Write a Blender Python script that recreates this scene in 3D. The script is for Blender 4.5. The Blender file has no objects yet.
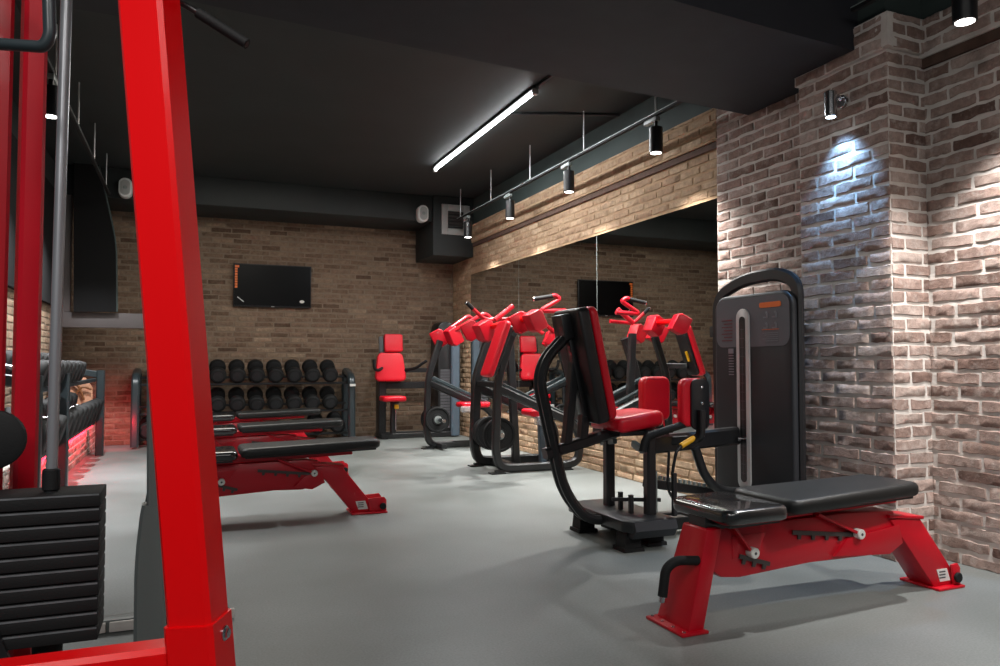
import bpy, bmesh, math, random
from mathutils import Vector, Matrix
R = math.radians
rnd = random.Random(7)
S = bpy.context.scene
COL = S.collection

# ------------------------------------------------------------------ camera
FPX, YAW, PITCH = 760.97, 0.3892, 0.0392
CAM = Vector((0, 0, 1.0))
cd = bpy.data.cameras.new('camera'); cd.sensor_width = 36; cd.lens = FPX * 36 / 1000
cd.clip_start = .02
cam = bpy.data.objects.new('camera', cd); COL.objects.link(cam)
cam.location = CAM; cam.rotation_euler = (math.pi / 2 + PITCH, 0, -YAW)
S.camera = cam
_F = Vector((math.sin(YAW) * math.cos(PITCH), math.cos(YAW) * math.cos(PITCH), math.sin(PITCH)))
_R = Vector((math.cos(YAW), -math.sin(YAW), 0)); _U = _R.cross(_F)
def ray(u, v): return _F + _R * ((u - 500) / FPX) - _U * ((v - 333) / FPX)
def on(ax, u, v, val):                                   # a measured point of the photo on a real plane of the room
    d = ray(u, v); t = (val - CAM[ax]) / d[ax]; return CAM + d * t
def aX(u, v, x): return on(0, u, v, x)
def aY(u, v, y): return on(1, u, v, y)
def aD(u, v, d): return CAM + ray(u, v) * d

# ------------------------------------------------------------------ materials
def srgb(r, g, b):
    f = lambda c: c / 12.92 if c <= .04045 else ((c + .055) / 1.055) ** 2.4
    return (f(r / 255), f(g / 255), f(b / 255), 1)
def mat(name, col, rough=.5, metal=0, spec=.5, coat=0, bump=0, bscale=200, var=0, vscale=6, emit=None, estr=0, rvar=0):
    m = bpy.data.materials.new(name); m.use_nodes = True
    nt = m.node_tree; b = nt.nodes['Principled BSDF']
    b.inputs['Base Color'].default_value = col; b.inputs['Roughness'].default_value = rough
    b.inputs['Metallic'].default_value = metal; b.inputs['Specular IOR Level'].default_value = spec
    b.inputs['Coat Weight'].default_value = coat; b.inputs['Coat Roughness'].default_value = .08
    tc = nt.nodes.new('ShaderNodeTexCoord')
    if var or rvar:
        n = nt.nodes.new('ShaderNodeTexNoise'); n.inputs['Scale'].default_value = vscale; n.inputs['Detail'].default_value = 6
        nt.links.new(tc.outputs['Object'], n.inputs['Vector'])
        if var:
            cr = nt.nodes.new('ShaderNodeValToRGB')
            cr.color_ramp.elements[0].position = .3; cr.color_ramp.elements[1].position = .7
            cr.color_ramp.elements[0].color = tuple(c * (1 - var) for c in col[:3]) + (1,)
            cr.color_ramp.elements[1].color = tuple(min(1, c * (1 + var)) for c in col[:3]) + (1,)
            nt.links.new(n.outputs['Fac'], cr.inputs['Fac']); nt.links.new(cr.outputs['Color'], b.inputs['Base Color'])
        if rvar:
            mr = nt.nodes.new('ShaderNodeMapRange'); mr.inputs['To Min'].default_value = rough - rvar; mr.inputs['To Max'].default_value = rough + rvar
            nt.links.new(n.outputs['Fac'], mr.inputs['Value']); nt.links.new(mr.outputs['Result'], b.inputs['Roughness'])
    if bump:
        n2 = nt.nodes.new('ShaderNodeTexNoise'); n2.inputs['Scale'].default_value = bscale; n2.inputs['Detail'].default_value = 4
        bp = nt.nodes.new('ShaderNodeBump'); bp.inputs['Strength'].default_value = bump; bp.inputs['Distance'].default_value = .004
        nt.links.new(tc.outputs['Object'], n2.inputs['Vector']); nt.links.new(n2.outputs['Fac'], bp.inputs['Height'])
        nt.links.new(bp.outputs['Normal'], b.inputs['Normal'])
    if emit:
        b.inputs['Emission Color'].default_value = emit; b.inputs['Emission Strength'].default_value = estr
    return m
M = {}
M['red'] = mat('red_paint', srgb(232, 2, 8), .3, spec=.3, coat=.1, bump=.03, bscale=90)
M['redd'] = mat('red_bench_paint', srgb(182, 4, 28), .36, spec=.4, coat=.15, bump=.05, bscale=260)
M['redv'] = mat('red_vinyl', srgb(208, 8, 34), .38, spec=.45, coat=.12, bump=.12, bscale=420)
M['blkv'] = mat('black_vinyl', srgb(20, 22, 22), .46, spec=.4, coat=.06, bump=.15, bscale=380)
M['wrapv'] = mat('wrapped_black_vinyl', srgb(24, 25, 27), .25, spec=.6, coat=.8, bump=.35, bscale=26)
M['blk'] = mat('black_powder_coat', srgb(23, 24, 26), .38, spec=.5, coat=.15, bump=.05, bscale=500)
M['shell'] = mat('black_plastic', srgb(22, 22, 24), .42, spec=.5, bump=.05, bscale=600)
M['shroud'] = mat('graphite_plastic', srgb(34, 36, 40), .5, spec=.4, bump=.1, bscale=500)
M['panel'] = mat('graphite_label', srgb(92, 95, 101), .5, spec=.4)
M['rub'] = mat('black_rubber', srgb(20, 21, 22), .7, spec=.3, bump=.2, bscale=300)
M['rubtop'] = mat('dusty_rubber', srgb(34, 35, 37), .6, spec=.4, bump=.2, bscale=300, var=.35, vscale=20)
M['rack'] = mat('dark_teal_steel', srgb(40, 50, 54), .38, spec=.5, coat=.2)
M['greym'] = mat('grey_steel_paint', srgb(126, 134, 132), .4, metal=.0, spec=.5)
M['slate'] = mat('slate_blue_steel', srgb(78, 92, 104), .4, spec=.5)
M['chrome'] = mat('chrome', srgb(200, 202, 206), .16, metal=1)
M['rod'] = mat('polished_rod', srgb(150, 152, 156), .35, metal=.55)
M['silver'] = mat('silver_plastic', srgb(190, 190, 190), .4, metal=.2)
M['white'] = mat('white_plastic', srgb(205, 207, 205), .45)
M['paper'] = mat('white_sticker', srgb(215, 215, 210), .5)
M['ink'] = mat('dark_print', srgb(70, 70, 74), .6)
M['dim'] = mat('faint_print', srgb(118, 121, 128), .5)
M['orange'] = mat('orange_print', srgb(226, 110, 34), .5)
M['dimred'] = mat('dull_red_print', srgb(92, 32, 44), .5)
M['yellow'] = mat('yellow_grip', srgb(226, 168, 26), .45)
M['screen'] = mat('tv_screen', srgb(4, 4, 5), .3, spec=.12)
M['edge'] = mat('edge_highlight_grey', srgb(92, 95, 98), .5, var=.3, vscale=30)  # lighter grey for the highlights painted along the stack plate edges
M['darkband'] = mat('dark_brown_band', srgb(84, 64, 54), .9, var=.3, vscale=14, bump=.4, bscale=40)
M['notch'] = mat('dark_worn_steel', srgb(74, 66, 64), .4, metal=.4)
M['leather'] = mat('tan_leather', srgb(190, 140, 112), .5, var=.15, bump=.1)
M['strap'] = mat('brown_strap', srgb(120, 74, 40), .5)
M['ceil'] = mat('black_ceiling_paint', srgb(41, 45, 45), .62, spec=.35, bump=.3, bscale=3, var=.12, vscale=2)
M['beam'] = mat('black_beam_paint', srgb(44, 45, 50), .7, spec=.25, bump=.15, bscale=8, var=.08)
M['soffit'] = mat('dark_green_grey_paint', srgb(58, 68, 66), .7, spec=.3, var=.15, vscale=3)
M['blackp'] = mat('flat_black_panel', srgb(14, 14, 15), .8, spec=.2)
M['frame'] = mat('grey_frame_paint', srgb(80, 74, 74), .6, var=.08)
M['lens'] = mat('lit_lens', (1, 1, 1, 1), .3, emit=(1, .97, .92, 1), estr=9)
M['lensb'] = mat('cool_lit_lens', (1, 1, 1, 1), .3, emit=(.8, .92, 1, 1), estr=9)
M['tube'] = mat('lit_tube', (1, 1, 1, 1), .3, emit=(.95, .98, 1, 1), estr=22)
M['ledred'] = mat('red_led', (1, .02, .04, 1), .3, emit=(1, .02, .05, 1), estr=8)
M['grille'] = mat('grey_grille', srgb(150, 152, 150), .5)
def glassy():
    m = bpy.data.materials.new('wall_mirror_glass'); m.use_nodes = True
    b = m.node_tree.nodes['Principled BSDF']; b.inputs['Base Color'].default_value = (.8, .82, .8, 1)
    b.inputs['Metallic'].default_value = 1; b.inputs['Roughness'].default_value = .012
    return m
M['mirror'] = glassy()
def wrapmat():
    m = bpy.data.materials.new('clear_plastic_wrap'); m.use_nodes = True
    nt = m.node_tree; b = nt.nodes['Principled BSDF']
    b.inputs['Base Color'].default_value = (.9, .9, .92, 1); b.inputs['Roughness'].default_value = .2; b.inputs['Alpha'].default_value = .3
    n = nt.nodes.new('ShaderNodeTexNoise'); n.inputs['Scale'].default_value = 40
    bp = nt.nodes.new('ShaderNodeBump'); bp.inputs['Strength'].default_value = .9; bp.inputs['Distance'].default_value = .02
    nt.links.new(n.outputs['Fac'], bp.inputs['Height']); nt.links.new(bp.outputs['Normal'], b.inputs['Normal'])
    return m
M['wrap'] = wrapmat()
def floormat():
    m = bpy.data.materials.new('grey_sheet_floor'); m.use_nodes = True
    nt = m.node_tree; b = nt.nodes['Principled BSDF']; L = nt.links
    tc = nt.nodes.new('ShaderNodeTexCoord')
    n1 = nt.nodes.new('ShaderNodeTexNoise'); n1.inputs['Scale'].default_value = .9; n1.inputs['Detail'].default_value = 8
    n2 = nt.nodes.new('ShaderNodeTexNoise'); n2.inputs['Scale'].default_value = 120; n2.inputs['Detail'].default_value = 2
    L.new(tc.outputs['Object'], n1.inputs['Vector']); L.new(tc.outputs['Object'], n2.inputs['Vector'])
    cr = nt.nodes.new('ShaderNodeValToRGB'); cr.color_ramp.elements[0].position = .3; cr.color_ramp.elements[1].position = .72
    cr.color_ramp.elements[0].color = srgb(106, 111, 108); cr.color_ramp.elements[1].color = srgb(142, 147, 146)
    mx = nt.nodes.new('ShaderNodeMix'); mx.data_type = 'RGBA'; mx.blend_type = 'MULTIPLY'; mx.inputs[0].default_value = .5
    L.new(n1.outputs['Fac'], cr.inputs['Fac']); L.new(cr.outputs['Color'], mx.inputs[6]); L.new(n2.outputs['Fac'], mx.inputs[7])
    L.new(mx.outputs[2], b.inputs['Base Color'])
    mr = nt.nodes.new('ShaderNodeMapRange'); mr.inputs['To Min'].default_value = .36; mr.inputs['To Max'].default_value = .56
    L.new(n1.outputs['Fac'], mr.inputs['Value']); L.new(mr.outputs['Result'], b.inputs['Roughness'])
    b.inputs['Specular IOR Level'].default_value = .4
    bp = nt.nodes.new('ShaderNodeBump'); bp.inputs['Strength'].default_value = .08; bp.inputs['Distance'].default_value = .002
    L.new(n2.outputs['Fac'], bp.inputs['Height']); L.new(bp.outputs['Normal'], b.inputs['Normal'])
    return m
M['floor'] = floormat()
def brickmat(name, cols, wash, amount):
    m = bpy.data.materials.new(name); m.use_nodes = True
    nt = m.node_tree; b = nt.nodes['Principled BSDF']; L = nt.links
    at = nt.nodes.new('ShaderNodeAttribute'); at.attribute_name = 'tone'
    cr = nt.nodes.new('ShaderNodeValToRGB'); cr.color_ramp.elements.remove(cr.color_ramp.elements[1])
    for i, c in enumerate(cols):
        e = cr.color_ramp.elements[0] if i == 0 else cr.color_ramp.elements.new(i / (len(cols) - 1))
        e.position = i / (len(cols) - 1); e.color = srgb(*c)
    L.new(at.outputs['Fac'], cr.inputs['Fac'])
    tc = nt.nodes.new('ShaderNodeTexCoord')
    n = nt.nodes.new('ShaderNodeTexNoise'); n.inputs['Scale'].default_value = 22; n.inputs['Detail'].default_value = 8; n.inputs['Roughness'].default_value = .7
    L.new(tc.outputs['Object'], n.inputs['Vector'])
    mr = nt.nodes.new('ShaderNodeMapRange'); mr.inputs['From Min'].default_value = .3; mr.inputs['From Max'].default_value = .7
    mr.inputs['To Min'].default_value = .62; mr.inputs['To Max'].default_value = 1.22
    L.new(n.outputs['Fac'], mr.inputs['Value'])
    mx = nt.nodes.new('ShaderNodeVectorMath'); mx.operation = 'SCALE'
    L.new(cr.outputs['Color'], mx.inputs[0]); L.new(mr.outputs['Result'], mx.inputs['Scale'])
    n3 = nt.nodes.new('ShaderNodeTexNoise'); n3.inputs['Scale'].default_value = 13; n3.inputs['Detail'].default_value = 7; n3.inputs['Roughness'].default_value = .75
    L.new(tc.outputs['Object'], n3.inputs['Vector'])
    r3 = nt.nodes.new('ShaderNodeMapRange'); r3.inputs['From Min'].default_value = .5; r3.inputs['From Max'].default_value = .72; r3.inputs['To Max'].default_value = amount
    L.new(n3.outputs['Fac'], r3.inputs['Value'])
    m3 = nt.nodes.new('ShaderNodeMix'); m3.data_type = 'RGBA'; m3.inputs[7].default_value = srgb(*wash)
    L.new(r3.outputs['Result'], m3.inputs[0]); L.new(mx.outputs['Vector'], m3.inputs[6]); L.new(m3.outputs[2], b.inputs['Base Color'])
    b.inputs['Roughness'].default_value = .88; b.inputs['Specular IOR Level'].default_value = .25
    bp = nt.nodes.new('ShaderNodeBump'); bp.inputs['Strength'].default_value = .75; bp.inputs['Distance'].default_value = .012
    L.new(n.outputs['Fac'], bp.inputs['Height']); L.new(bp.outputs['Normal'], b.inputs['Normal'])
    return m
M['brick'] = brickmat('brown_brick', [(92, 72, 58), (116, 95, 78), (126, 105, 88), (138, 117, 98), (160, 140, 118)], (140, 124, 106), .3)
M['brickt'] = brickmat('tan_brick', [(120, 95, 76), (148, 121, 97), (160, 133, 108), (172, 146, 119), (192, 167, 140)], (180, 158, 134), .4)
M['brickn'] = brickmat('pinkish_brown_brick', [(108, 86, 78), (140, 117, 107), (152, 130, 121), (166, 146, 137), (184, 167, 158)], (200, 191, 184), .6)
M['mortar'] = mat('brick_mortar', srgb(128, 113, 98), .95, spec=.2, bump=.6, bscale=60, var=.12, vscale=12)
M['mortart'] = mat('tan_brick_mortar', srgb(166, 140, 112), .95, spec=.2, bump=.6, bscale=60, var=.12, vscale=12)
M['mortarn'] = mat('pale_brick_mortar', srgb(204, 198, 192), .95, spec=.2, bump=.6, bscale=60, var=.12, vscale=12)

# ------------------------------------------------------------------ mesh helpers
def V(*a): return Vector(a)
def box(bm, c, s, rot=None):
    m = Matrix.Translation(c) @ (rot.to_4x4() if rot is not None else Matrix()) @ Matrix.Diagonal((s[0], s[1], s[2], 1))
    return bmesh.ops.create_cube(bm, size=1, matrix=m)['verts']
def bx(bm, x0, x1, y0, y1, z0, z1):
    return box(bm, ((x0 + x1) / 2, (y0 + y1) / 2, (z0 + z1) / 2), (abs(x1 - x0), abs(y1 - y0), abs(z1 - z0)))
def bevel(bm, w, seg=2):
    bmesh.ops.recalc_face_normals(bm, faces=bm.faces)
    es = [e for e in bm.edges if len(e.link_faces) == 2 and e.calc_face_angle(0) > R(30)]
    bmesh.ops.bevel(bm, geom=es, offset=w, segments=seg, profile=.5, affect='EDGES', clamp_overlap=True)
    return bm
def fillet(pts, r, seg=6):
    pts = [Vector(p) for p in pts]; out = [pts[0]]
    for a, b, c in zip(pts, pts[1:], pts[2:]):
        d1 = (a - b); d2 = (c - b); l = min(r, d1.length * .48, d2.length * .48)
        p = b + d1.normalized() * l; q = b + d2.normalized() * l
        for i in range(seg + 1):
            t = i / seg; out.append(p * (1 - t) ** 2 + b * 2 * t * (1 - t) + q * t * t)
    out.append(pts[-1]); return out
def sweep(bm, pts, prof, up=None, cap=True):
    """prof: list of (a, b) offsets; a along side, b along normal."""
    pts = [Vector(p) for p in pts]; n = len(pts); rings = []
    tang = []
    for i in range(n):
        t = (pts[min(i + 1, n - 1)] - pts[max(i - 1, 0)])
        if 0 < i < n - 1: t = (pts[i + 1] - pts[i]).normalized() + (pts[i] - pts[i - 1]).normalized()
        tang.append(t.normalized())
    ref = Vector(up) if up is not None else (V(0, 0, 1) if abs(tang[0].z) < .9 else V(1, 0, 0))
    for i in range(n):
        t = tang[i]
        side = t.cross(ref)
        if side.length < 1e-4: side = t.orthogonal()
        side.normalize(); nor = side.cross(t).normalized()
        if up is None: ref = nor
        k = 1.0
        if 0 < i < n - 1:
            c = (pts[i + 1] - pts[i]).normalized().dot((pts[i] - pts[i - 1]).normalized())
            k = 1 / max(.5, math.sqrt(max(0.01, (1 + c) / 2)))
        rings.append([bm.verts.new(pts[i] + side * a + nor * b * k) for a, b in prof])
    m = len(prof)
    for r1, r2 in zip(rings, rings[1:]):
        for j in range(m): bm.faces.new((r1[j], r1[(j + 1) % m], r2[(j + 1) % m], r2[j]))
    if cap:
        bm.faces.new(rings[0][::-1]); bm.faces.new(rings[-1])
def tube(bm, pts, r, n=12): sweep(bm, pts, [(r * math.cos(2 * math.pi * i / n), r * math.sin(2 * math.pi * i / n)) for i in range(n)])
def rprof(w, h, c=.006):
    w /= 2; h /= 2
    return [(w - c, -h), (w, -h + c), (w, h - c), (w - c, h), (-w + c, h), (-w, h - c), (-w, -h + c), (-w + c, -h)]
def rtube(bm, pts, w, h, up, c=.006): sweep(bm, pts, rprof(w, h, c), up)
def prism(bm, poly, ax, a, b):
    """poly of 2-D points extruded from a to b along axis ax (0: poly is (y,z), 1: (x,z), 2: (x,y))."""
    def P(p, t): return {0: (t, p[0], p[1]), 1: (p[0], t, p[1]), 2: (p[0], p[1], t)}[ax]
    v0 = [bm.verts.new(P(p, a)) for p in poly]; v1 = [bm.verts.new(P(p, b)) for p in poly]; n = len(poly)
    bm.faces.new(v0[::-1]); bm.faces.new(v1)
    for i in range(n): bm.faces.new((v0[i], v0[(i + 1) % n], v1[(i + 1) % n], v1[i]))
def lathe(bm, prof, c, axis, n=24):
    """prof: (radius, height) pairs along axis from centre c."""
    axis = Vector(axis).normalized(); u = axis.orthogonal().normalized(); w = axis.cross(u); c = Vector(c); rings = []
    for r, h in prof:
        r = max(r, 1e-4)
        rings.append([bm.verts.new(c + axis * h + (u * math.cos(2 * math.pi * i / n) + w * math.sin(2 * math.pi * i / n)) * r) for i in range(n)])
    for r1, r2 in zip(rings, rings[1:]):
        for j in range(n): bm.faces.new((r1[j], r1[(j + 1) % n], r2[(j + 1) % n], r2[j]))
    bm.faces.new(rings[0][::-1]); bm.faces.new(rings[-1])
def cyl(bm, a, b, r, n=20, ch=.003):
    a = Vector(a); b = Vector(b); h = (b - a).length
    lathe(bm, [(r - ch, 0), (r, ch), (r, h - ch), (r - ch, h)], a, b - a, n)
def rrect(w, h, r, seg=5, cx=0, cy=0):
    o = []
    for k, (sx, sy) in enumerate([(1, 1), (-1, 1), (-1, -1), (1, -1)]):
        for i in range(seg + 1):
            a = math.pi / 2 * (k + i / seg); o.append((cx + sx * (w / 2 - r) + r * math.cos(a), cy + sy * (h / 2 - r) + r * math.sin(a)))
    return o
def cushion(bm, poly, t0, t1, ax=2, soft=.02):
    """padded slab with a rounded rim from an outline polygon."""
    b2 = bmesh.new(); prism(b2, poly, ax, t0, t1); bmesh.ops.recalc_face_normals(b2, faces=b2.faces)
    es = [e for e in b2.edges if len(e.link_faces) == 2 and e.calc_face_angle(0) > R(60)]
    bmesh.ops.bevel(b2, geom=es, offset=soft, segments=4, profile=.5, affect='EDGES', clamp_overlap=True)
    tmp = bpy.data.meshes.new('t'); b2.to_mesh(tmp); b2.free(); n0 = len(bm.verts); bm.from_mesh(tmp); bpy.data.meshes.remove(tmp)
    bm.verts.ensure_lookup_table(); return bm.verts[n0:]
def xf(bm, vs, m):
    for v in vs: v.co = m @ v.co
def nb(): return bmesh.new()
WHOLE = {'foot_bolts', 'vent_slats', 'vent_frame', 'orange_lettering', 'exercise_diagram', 'dull_red_text', 'weight_chart', 'plate_edges', 'stack_plates', 'sticker_print', 'silver_mark', 'position_rack',
         'notched_rail', 'floor', 'ceiling', 'bolt', 'plate_bolt', 'post_sleeve', 'shell_rib', 'pivot_bolt', 'strap', 'leg', 'back_shell'}
def obj(name, bm, m, parent=None, sharp=38, world=True):
    if name not in WHOLE and not name.startswith('trim'):
        left = set(bm.verts); isl = []
        while left:
            st = [left.pop()]; cur = set(st)
            while st:
                v = st.pop()
                for e in v.link_edges:
                    w = e.other_vert(v)
                    if w in left: left.discard(w); cur.add(w); st.append(w)
            isl.append(cur)
        if len(isl) > 1:
            isl.sort(key=lambda c: -len(c)); res = []
            for c in isl:
                b2 = bm.copy(); idx = {v.index for v in c} if bm.verts.index_update() is None else None
                b2.verts.ensure_lookup_table()
                bmesh.ops.delete(b2, geom=[v for i, v in enumerate(b2.verts) if i not in idx], context='VERTS')
                res.append(obj1(name, b2, m, parent, sharp, world))
            bm.free(); return res[0]
    return obj1(name, bm, m, parent, sharp, world)
def obj1(name, bm, m, parent=None, sharp=38, world=True):
    bmesh.ops.recalc_face_normals(bm, faces=bm.faces)
    me = bpy.data.meshes.new(name); bm.to_mesh(me); bm.free()
    for mm in (m if isinstance(m, (list, tuple)) else [m]): me.materials.append(M[mm])
    me.shade_smooth(); me.set_sharp_from_angle(angle=R(sharp))
    o = bpy.data.objects.new(name, me); COL.objects.link(o)
    if parent is not None:
        o.parent = parent
        if world:                      # geometry given in world metres
            r = parent; off = V(0, 0, 0)
            while r is not None: off += r.location; r = r.parent
            o.location = -off
    return o
def tag(o, label, cat, group=None, kind=None):
    o['label'] = label; o['category'] = cat
    if group: o['group'] = group
    if kind: o['kind'] = kind
    return o
def thing(name, label, cat, loc=(0, 0, 0), rz=0, group=None):
    o = bpy.data.objects.new(name, None); o.empty_display_size = .05; COL.objects.link(o)
    o.location = loc; o.rotation_euler = (0, 0, rz); return tag(o, label, cat, group)
def struct(name, bm, m, parent=None, sharp=38):
    o = obj(name, bm, m, parent, sharp)
    if parent is None: o['kind'] = 'structure'
    return o
def dup(o, parent=None):
    c = o.copy(); COL.objects.link(c); c.parent = parent
    for ch in list(o.children): dup(ch, c)
    return c

# ------------------------------------------------------------------ the room
CEIL = 3.2; YB = 10.36; XM = 3.52; XP = 3.315; XN = 3.579; XL = -1.385
BRICK_TONE = {}
def bricks(name, O, U, N, width, z0, z1, course=.086, blen=.25, mort=.0135, depth=.0055, jit=.004, mats=('brick', 'mortar'), holes=(), lo=0, hi=1, grid=(3, 1), phase=0, step=None):
    """one wall of laid bricks; O origin at floor, U along the wall, N outward. holes: (u0,u1,z0,z1). step=(z,extra): bricks above z stand proud."""
    bm = nb(); O = Vector(O); U = Vector(U); N = Vector(N); Z = V(0, 0, 1); lay = bm.faces.layers.float.new('tone_f'); tones = []
    def q(p, mi, tone):
        f = bm.faces.new([bm.verts.new(v) for v in p]); f.material_index = mi; f[lay] = tone; return f
    def P(u, z, d): return O + U * u + Z * z + N * d
    # mortar bed, cut round the holes
    us = sorted({0, width} | {h[i] for h in holes for i in (0, 1)}); zs = sorted({z0, z1} | {h[i] for h in holes for i in (2, 3)} | ({step[0]} if step else set()))
    for u0, u1 in zip(us, us[1:]):
        for a, b in zip(zs, zs[1:]):
            cu, cz = (u0 + u1) / 2, (a + b) / 2
            if any(h[0] < cu < h[1] and h[2] < cz < h[3] for h in holes): continue
            e = step[1] if step and cz > step[0] else 0
            q([P(u0, a, e), P(u1, a, e), P(u1, b, e), P(u0, b, e)], 1, 0)
    if step: q([P(0, step[0], 0), P(width, step[0], 0), P(width, step[0], step[1]), P(0, step[0], step[1])], 1, 0)
    row = 0; z = z0
    while z < z1 - .01:
        zt = min(z + course - mort, z1)
        u = -blen * (.5 if row % 2 else 0) - phase
        while u < width:
            L = blen * rnd.uniform(.93, 1.07); a, b = u + mort / 2, u + L - mort / 2; u += L
            segs = [(max(a, 0.0), min(b, width))]
            for h in holes:
                if h[2] < (z + zt) / 2 < h[3]:
                    ns = []
                    for s in segs:
                        if s[1] <= h[0] or s[0] >= h[1]: ns.append(s)
                        else:
                            if s[0] < h[0]: ns.append((s[0], h[0]))
                            if s[1] > h[1]: ns.append((h[1], s[1]))
                    segs = ns
            for a2, b2 in segs:
                if b2 - a2 < .015: continue
                tone = lo + (hi - lo) * min(1, max(0, rnd.gauss(.5, .24)))
                e = step[1] if step and (z + zt) / 2 > step[0] else 0
                dz = rnd.uniform(-.0025, .0025); d = e + depth + rnd.uniform(-jit, jit) * .3; w = .005
                nx, nz = grid if b2 - a2 > .1 else (1, 1)
                pts = {}
                for i in range(nx + 1):
                    for k in range(nz + 1):
                        uu = a2 + w + (b2 - a2 - 2 * w) * i / nx; zz = z + w + dz + (zt - z - 2 * w) * k / nz
                        pts[i, k] = bm.verts.new(P(uu + rnd.uniform(-1, 1) * jit * .5, zz + rnd.uniform(-1, 1) * jit * .7, d + rnd.uniform(-1, 1) * jit * .32))
                for i in range(nx):
                    for k in range(nz):
                        f = bm.faces.new((pts[i, k], pts[i + 1, k], pts[i + 1, k + 1], pts[i, k + 1])); f[lay] = tone
                ring = [pts[i, 0] for i in range(nx + 1)] + [pts[nx, k] for k in range(1, nz + 1)] + [pts[i, nz] for i in range(nx - 1, -1, -1)] + [pts[0, k] for k in range(nz - 1, 0, -1)]
                base = []
                for v in ring:
                    r = v.co - O; uu = r.dot(U); zz = r.z
                    uu = a2 if uu < a2 + .02 and abs(uu - a2 - w) < .02 else (b2 if abs(uu - b2 + w) < .02 else uu)
                    zz = z + dz if zz < (z + zt) / 2 - .02 else (zt + dz if zz > (z + zt) / 2 + .02 else zz)
                    base.append(bm.verts.new(P(uu + rnd.uniform(-1, 1) * jit * .5, zz + rnd.uniform(-1, 1) * jit * .8, e - .002)))
                n = len(ring)
                for i in range(n):
                    f = bm.faces.new((base[i], base[(i + 1) % n], ring[(i + 1) % n], ring[i])); f[lay] = tone
        z += course; row += 1
    tl = [f[lay] for f in bm.faces]
    me = bpy.data.meshes.new(name); bm.to_mesh(me); bm.free()
    for mm in mats: me.materials.append(M[mm])
    me.shade_smooth(); me.set_sharp_from_angle(angle=R(50))
    at = me.attributes.new('tone', 'FLOAT', 'FACE')
    at.data.foreach_set('value', tl)
    o = bpy.data.objects.new(name, me); COL.objects.link(o); o['kind'] = 'structure'; return o

bm = nb(); bx(bm, -3, 3.75, -3, YB + .15, -.08, 0); struct('floor', bm, 'floor')
bm = nb(); bx(bm, -3, 3.75, -3, YB + .15, CEIL, CEIL + .1); struct('ceiling', bm, 'ceil')
MZ0, MZ1, MY0, MY1 = .41, 2.19, 4.40, 9.61
bricks('wall_back', (XL, YB, 0), (1, 0, 0), (0, -1, 0), XM - XL, 0, 2.86, course=.067, blen=.235, lo=0, hi=.9)
bricks('wall_right', (XM, YB, 0), (0, -1, 0), (-1, 0, 0), YB - 4.40, 0, 2.84, course=.067, mats=('brickt', 'mortart'), holes=[(YB - MY1, YB - MY0, MZ0, MZ1)], step=(2.6, .035), lo=.35, hi=1)
bricks('wall_right_pier', (3.485, 4.405, 0), (0, -1, 0), (-1, 0, 0), 4.405 - 3.433, 0, 2.84, course=.069, grid=(4, 2), jit=.005, mats=('brickn', 'mortarn'))
bricks('wall_right_pillar', (XP, 3.433, 0), (0, -1, 0), (-1, 0, 0), .613, 0, 2.8, course=.069, blen=.25, grid=(4, 2), jit=.0058, depth=.0055, mats=('brickn', 'mortarn'), step=(2.62, .03))
bricks('wall_right_return', (XP, 2.82, 0), (1, 0, 0), (0, -1, 0), XN - XP, 0, 2.8, course=.069, blen=.215, grid=(3, 2), jit=.0058, depth=.0055, mats=('brickn', 'mortarn'), step=(2.62, .03))
bricks('wall_right_near', (XN, 2.82, 0), (0, -1, 0), (-1, 0, 0), 3.6, 0, 2.8, course=.069, blen=.25, grid=(5, 2), jit=.0065, depth=.006, mats=('brickn', 'mortarn'), step=(2.6, .035), phase=.1)
bricks('wall_left', (XL, 3.6, 0), (0, 1, 0), (1, 0, 0), YB - 3.6, 0, 2.86, course=.067, mats=('brick', 'mortar'), lo=.3, hi=1, grid=(1, 1))
bm = nb(); bx(bm, XP - .034, XP + .03, 2.786, 2.86, 2.625, 2.8); struct('trim_13', bm, 'mortarn')
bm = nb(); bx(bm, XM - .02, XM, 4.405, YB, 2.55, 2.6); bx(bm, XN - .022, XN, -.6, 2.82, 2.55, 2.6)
struct('trim_14', bm, 'darkband')  # dark strip set under the proud courses to deepen the ledge's faint shadow
# upper walls, painted
bm = nb()
bx(bm, XM, XM + .1, 3.4, YB, 2.84, CEIL); bx(bm, XN - .004, XN + .1, -1, 3.4, 2.8, CEIL); bx(bm, XP, XN, 2.83, 3.43, 2.8, CEIL); struct('trim_1', bm, 'soffit')
bm = nb(); bx(bm, XL - .1, XL, 3.6, YB, 2.86, CEIL); struct('trim_2', bm, 'ceil')
bm = nb(); bx(bm, XL, XM, 9.55, YB + .1, 2.86, CEIL); bevel(bm, .01); struct('trim_3', bm, 'ceil')           # rear bulkhead
bm = nb(); bx(bm, 2.95, XM - .01, 9.5, YB - .03, 2.41, CEIL - .005); bevel(bm, .008); struct('trim_4', bm, 'ceil')      # boxed duct in the corner
# dropped beam
bm = nb(); prism(bm, [(-1.5, 4.02), (-.12, 4.05), (-.1, 3.74), (.249, 3.78), (1.82, 3.93), (3.5, 4.07), (3.55, 3.46), (3.315, 3.46), (3.315, 3.0), (2.64, 2.95), (-1.5, 2.55)], 2, 2.675, CEIL)
struct('trim_5', bm, 'beam')
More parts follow.
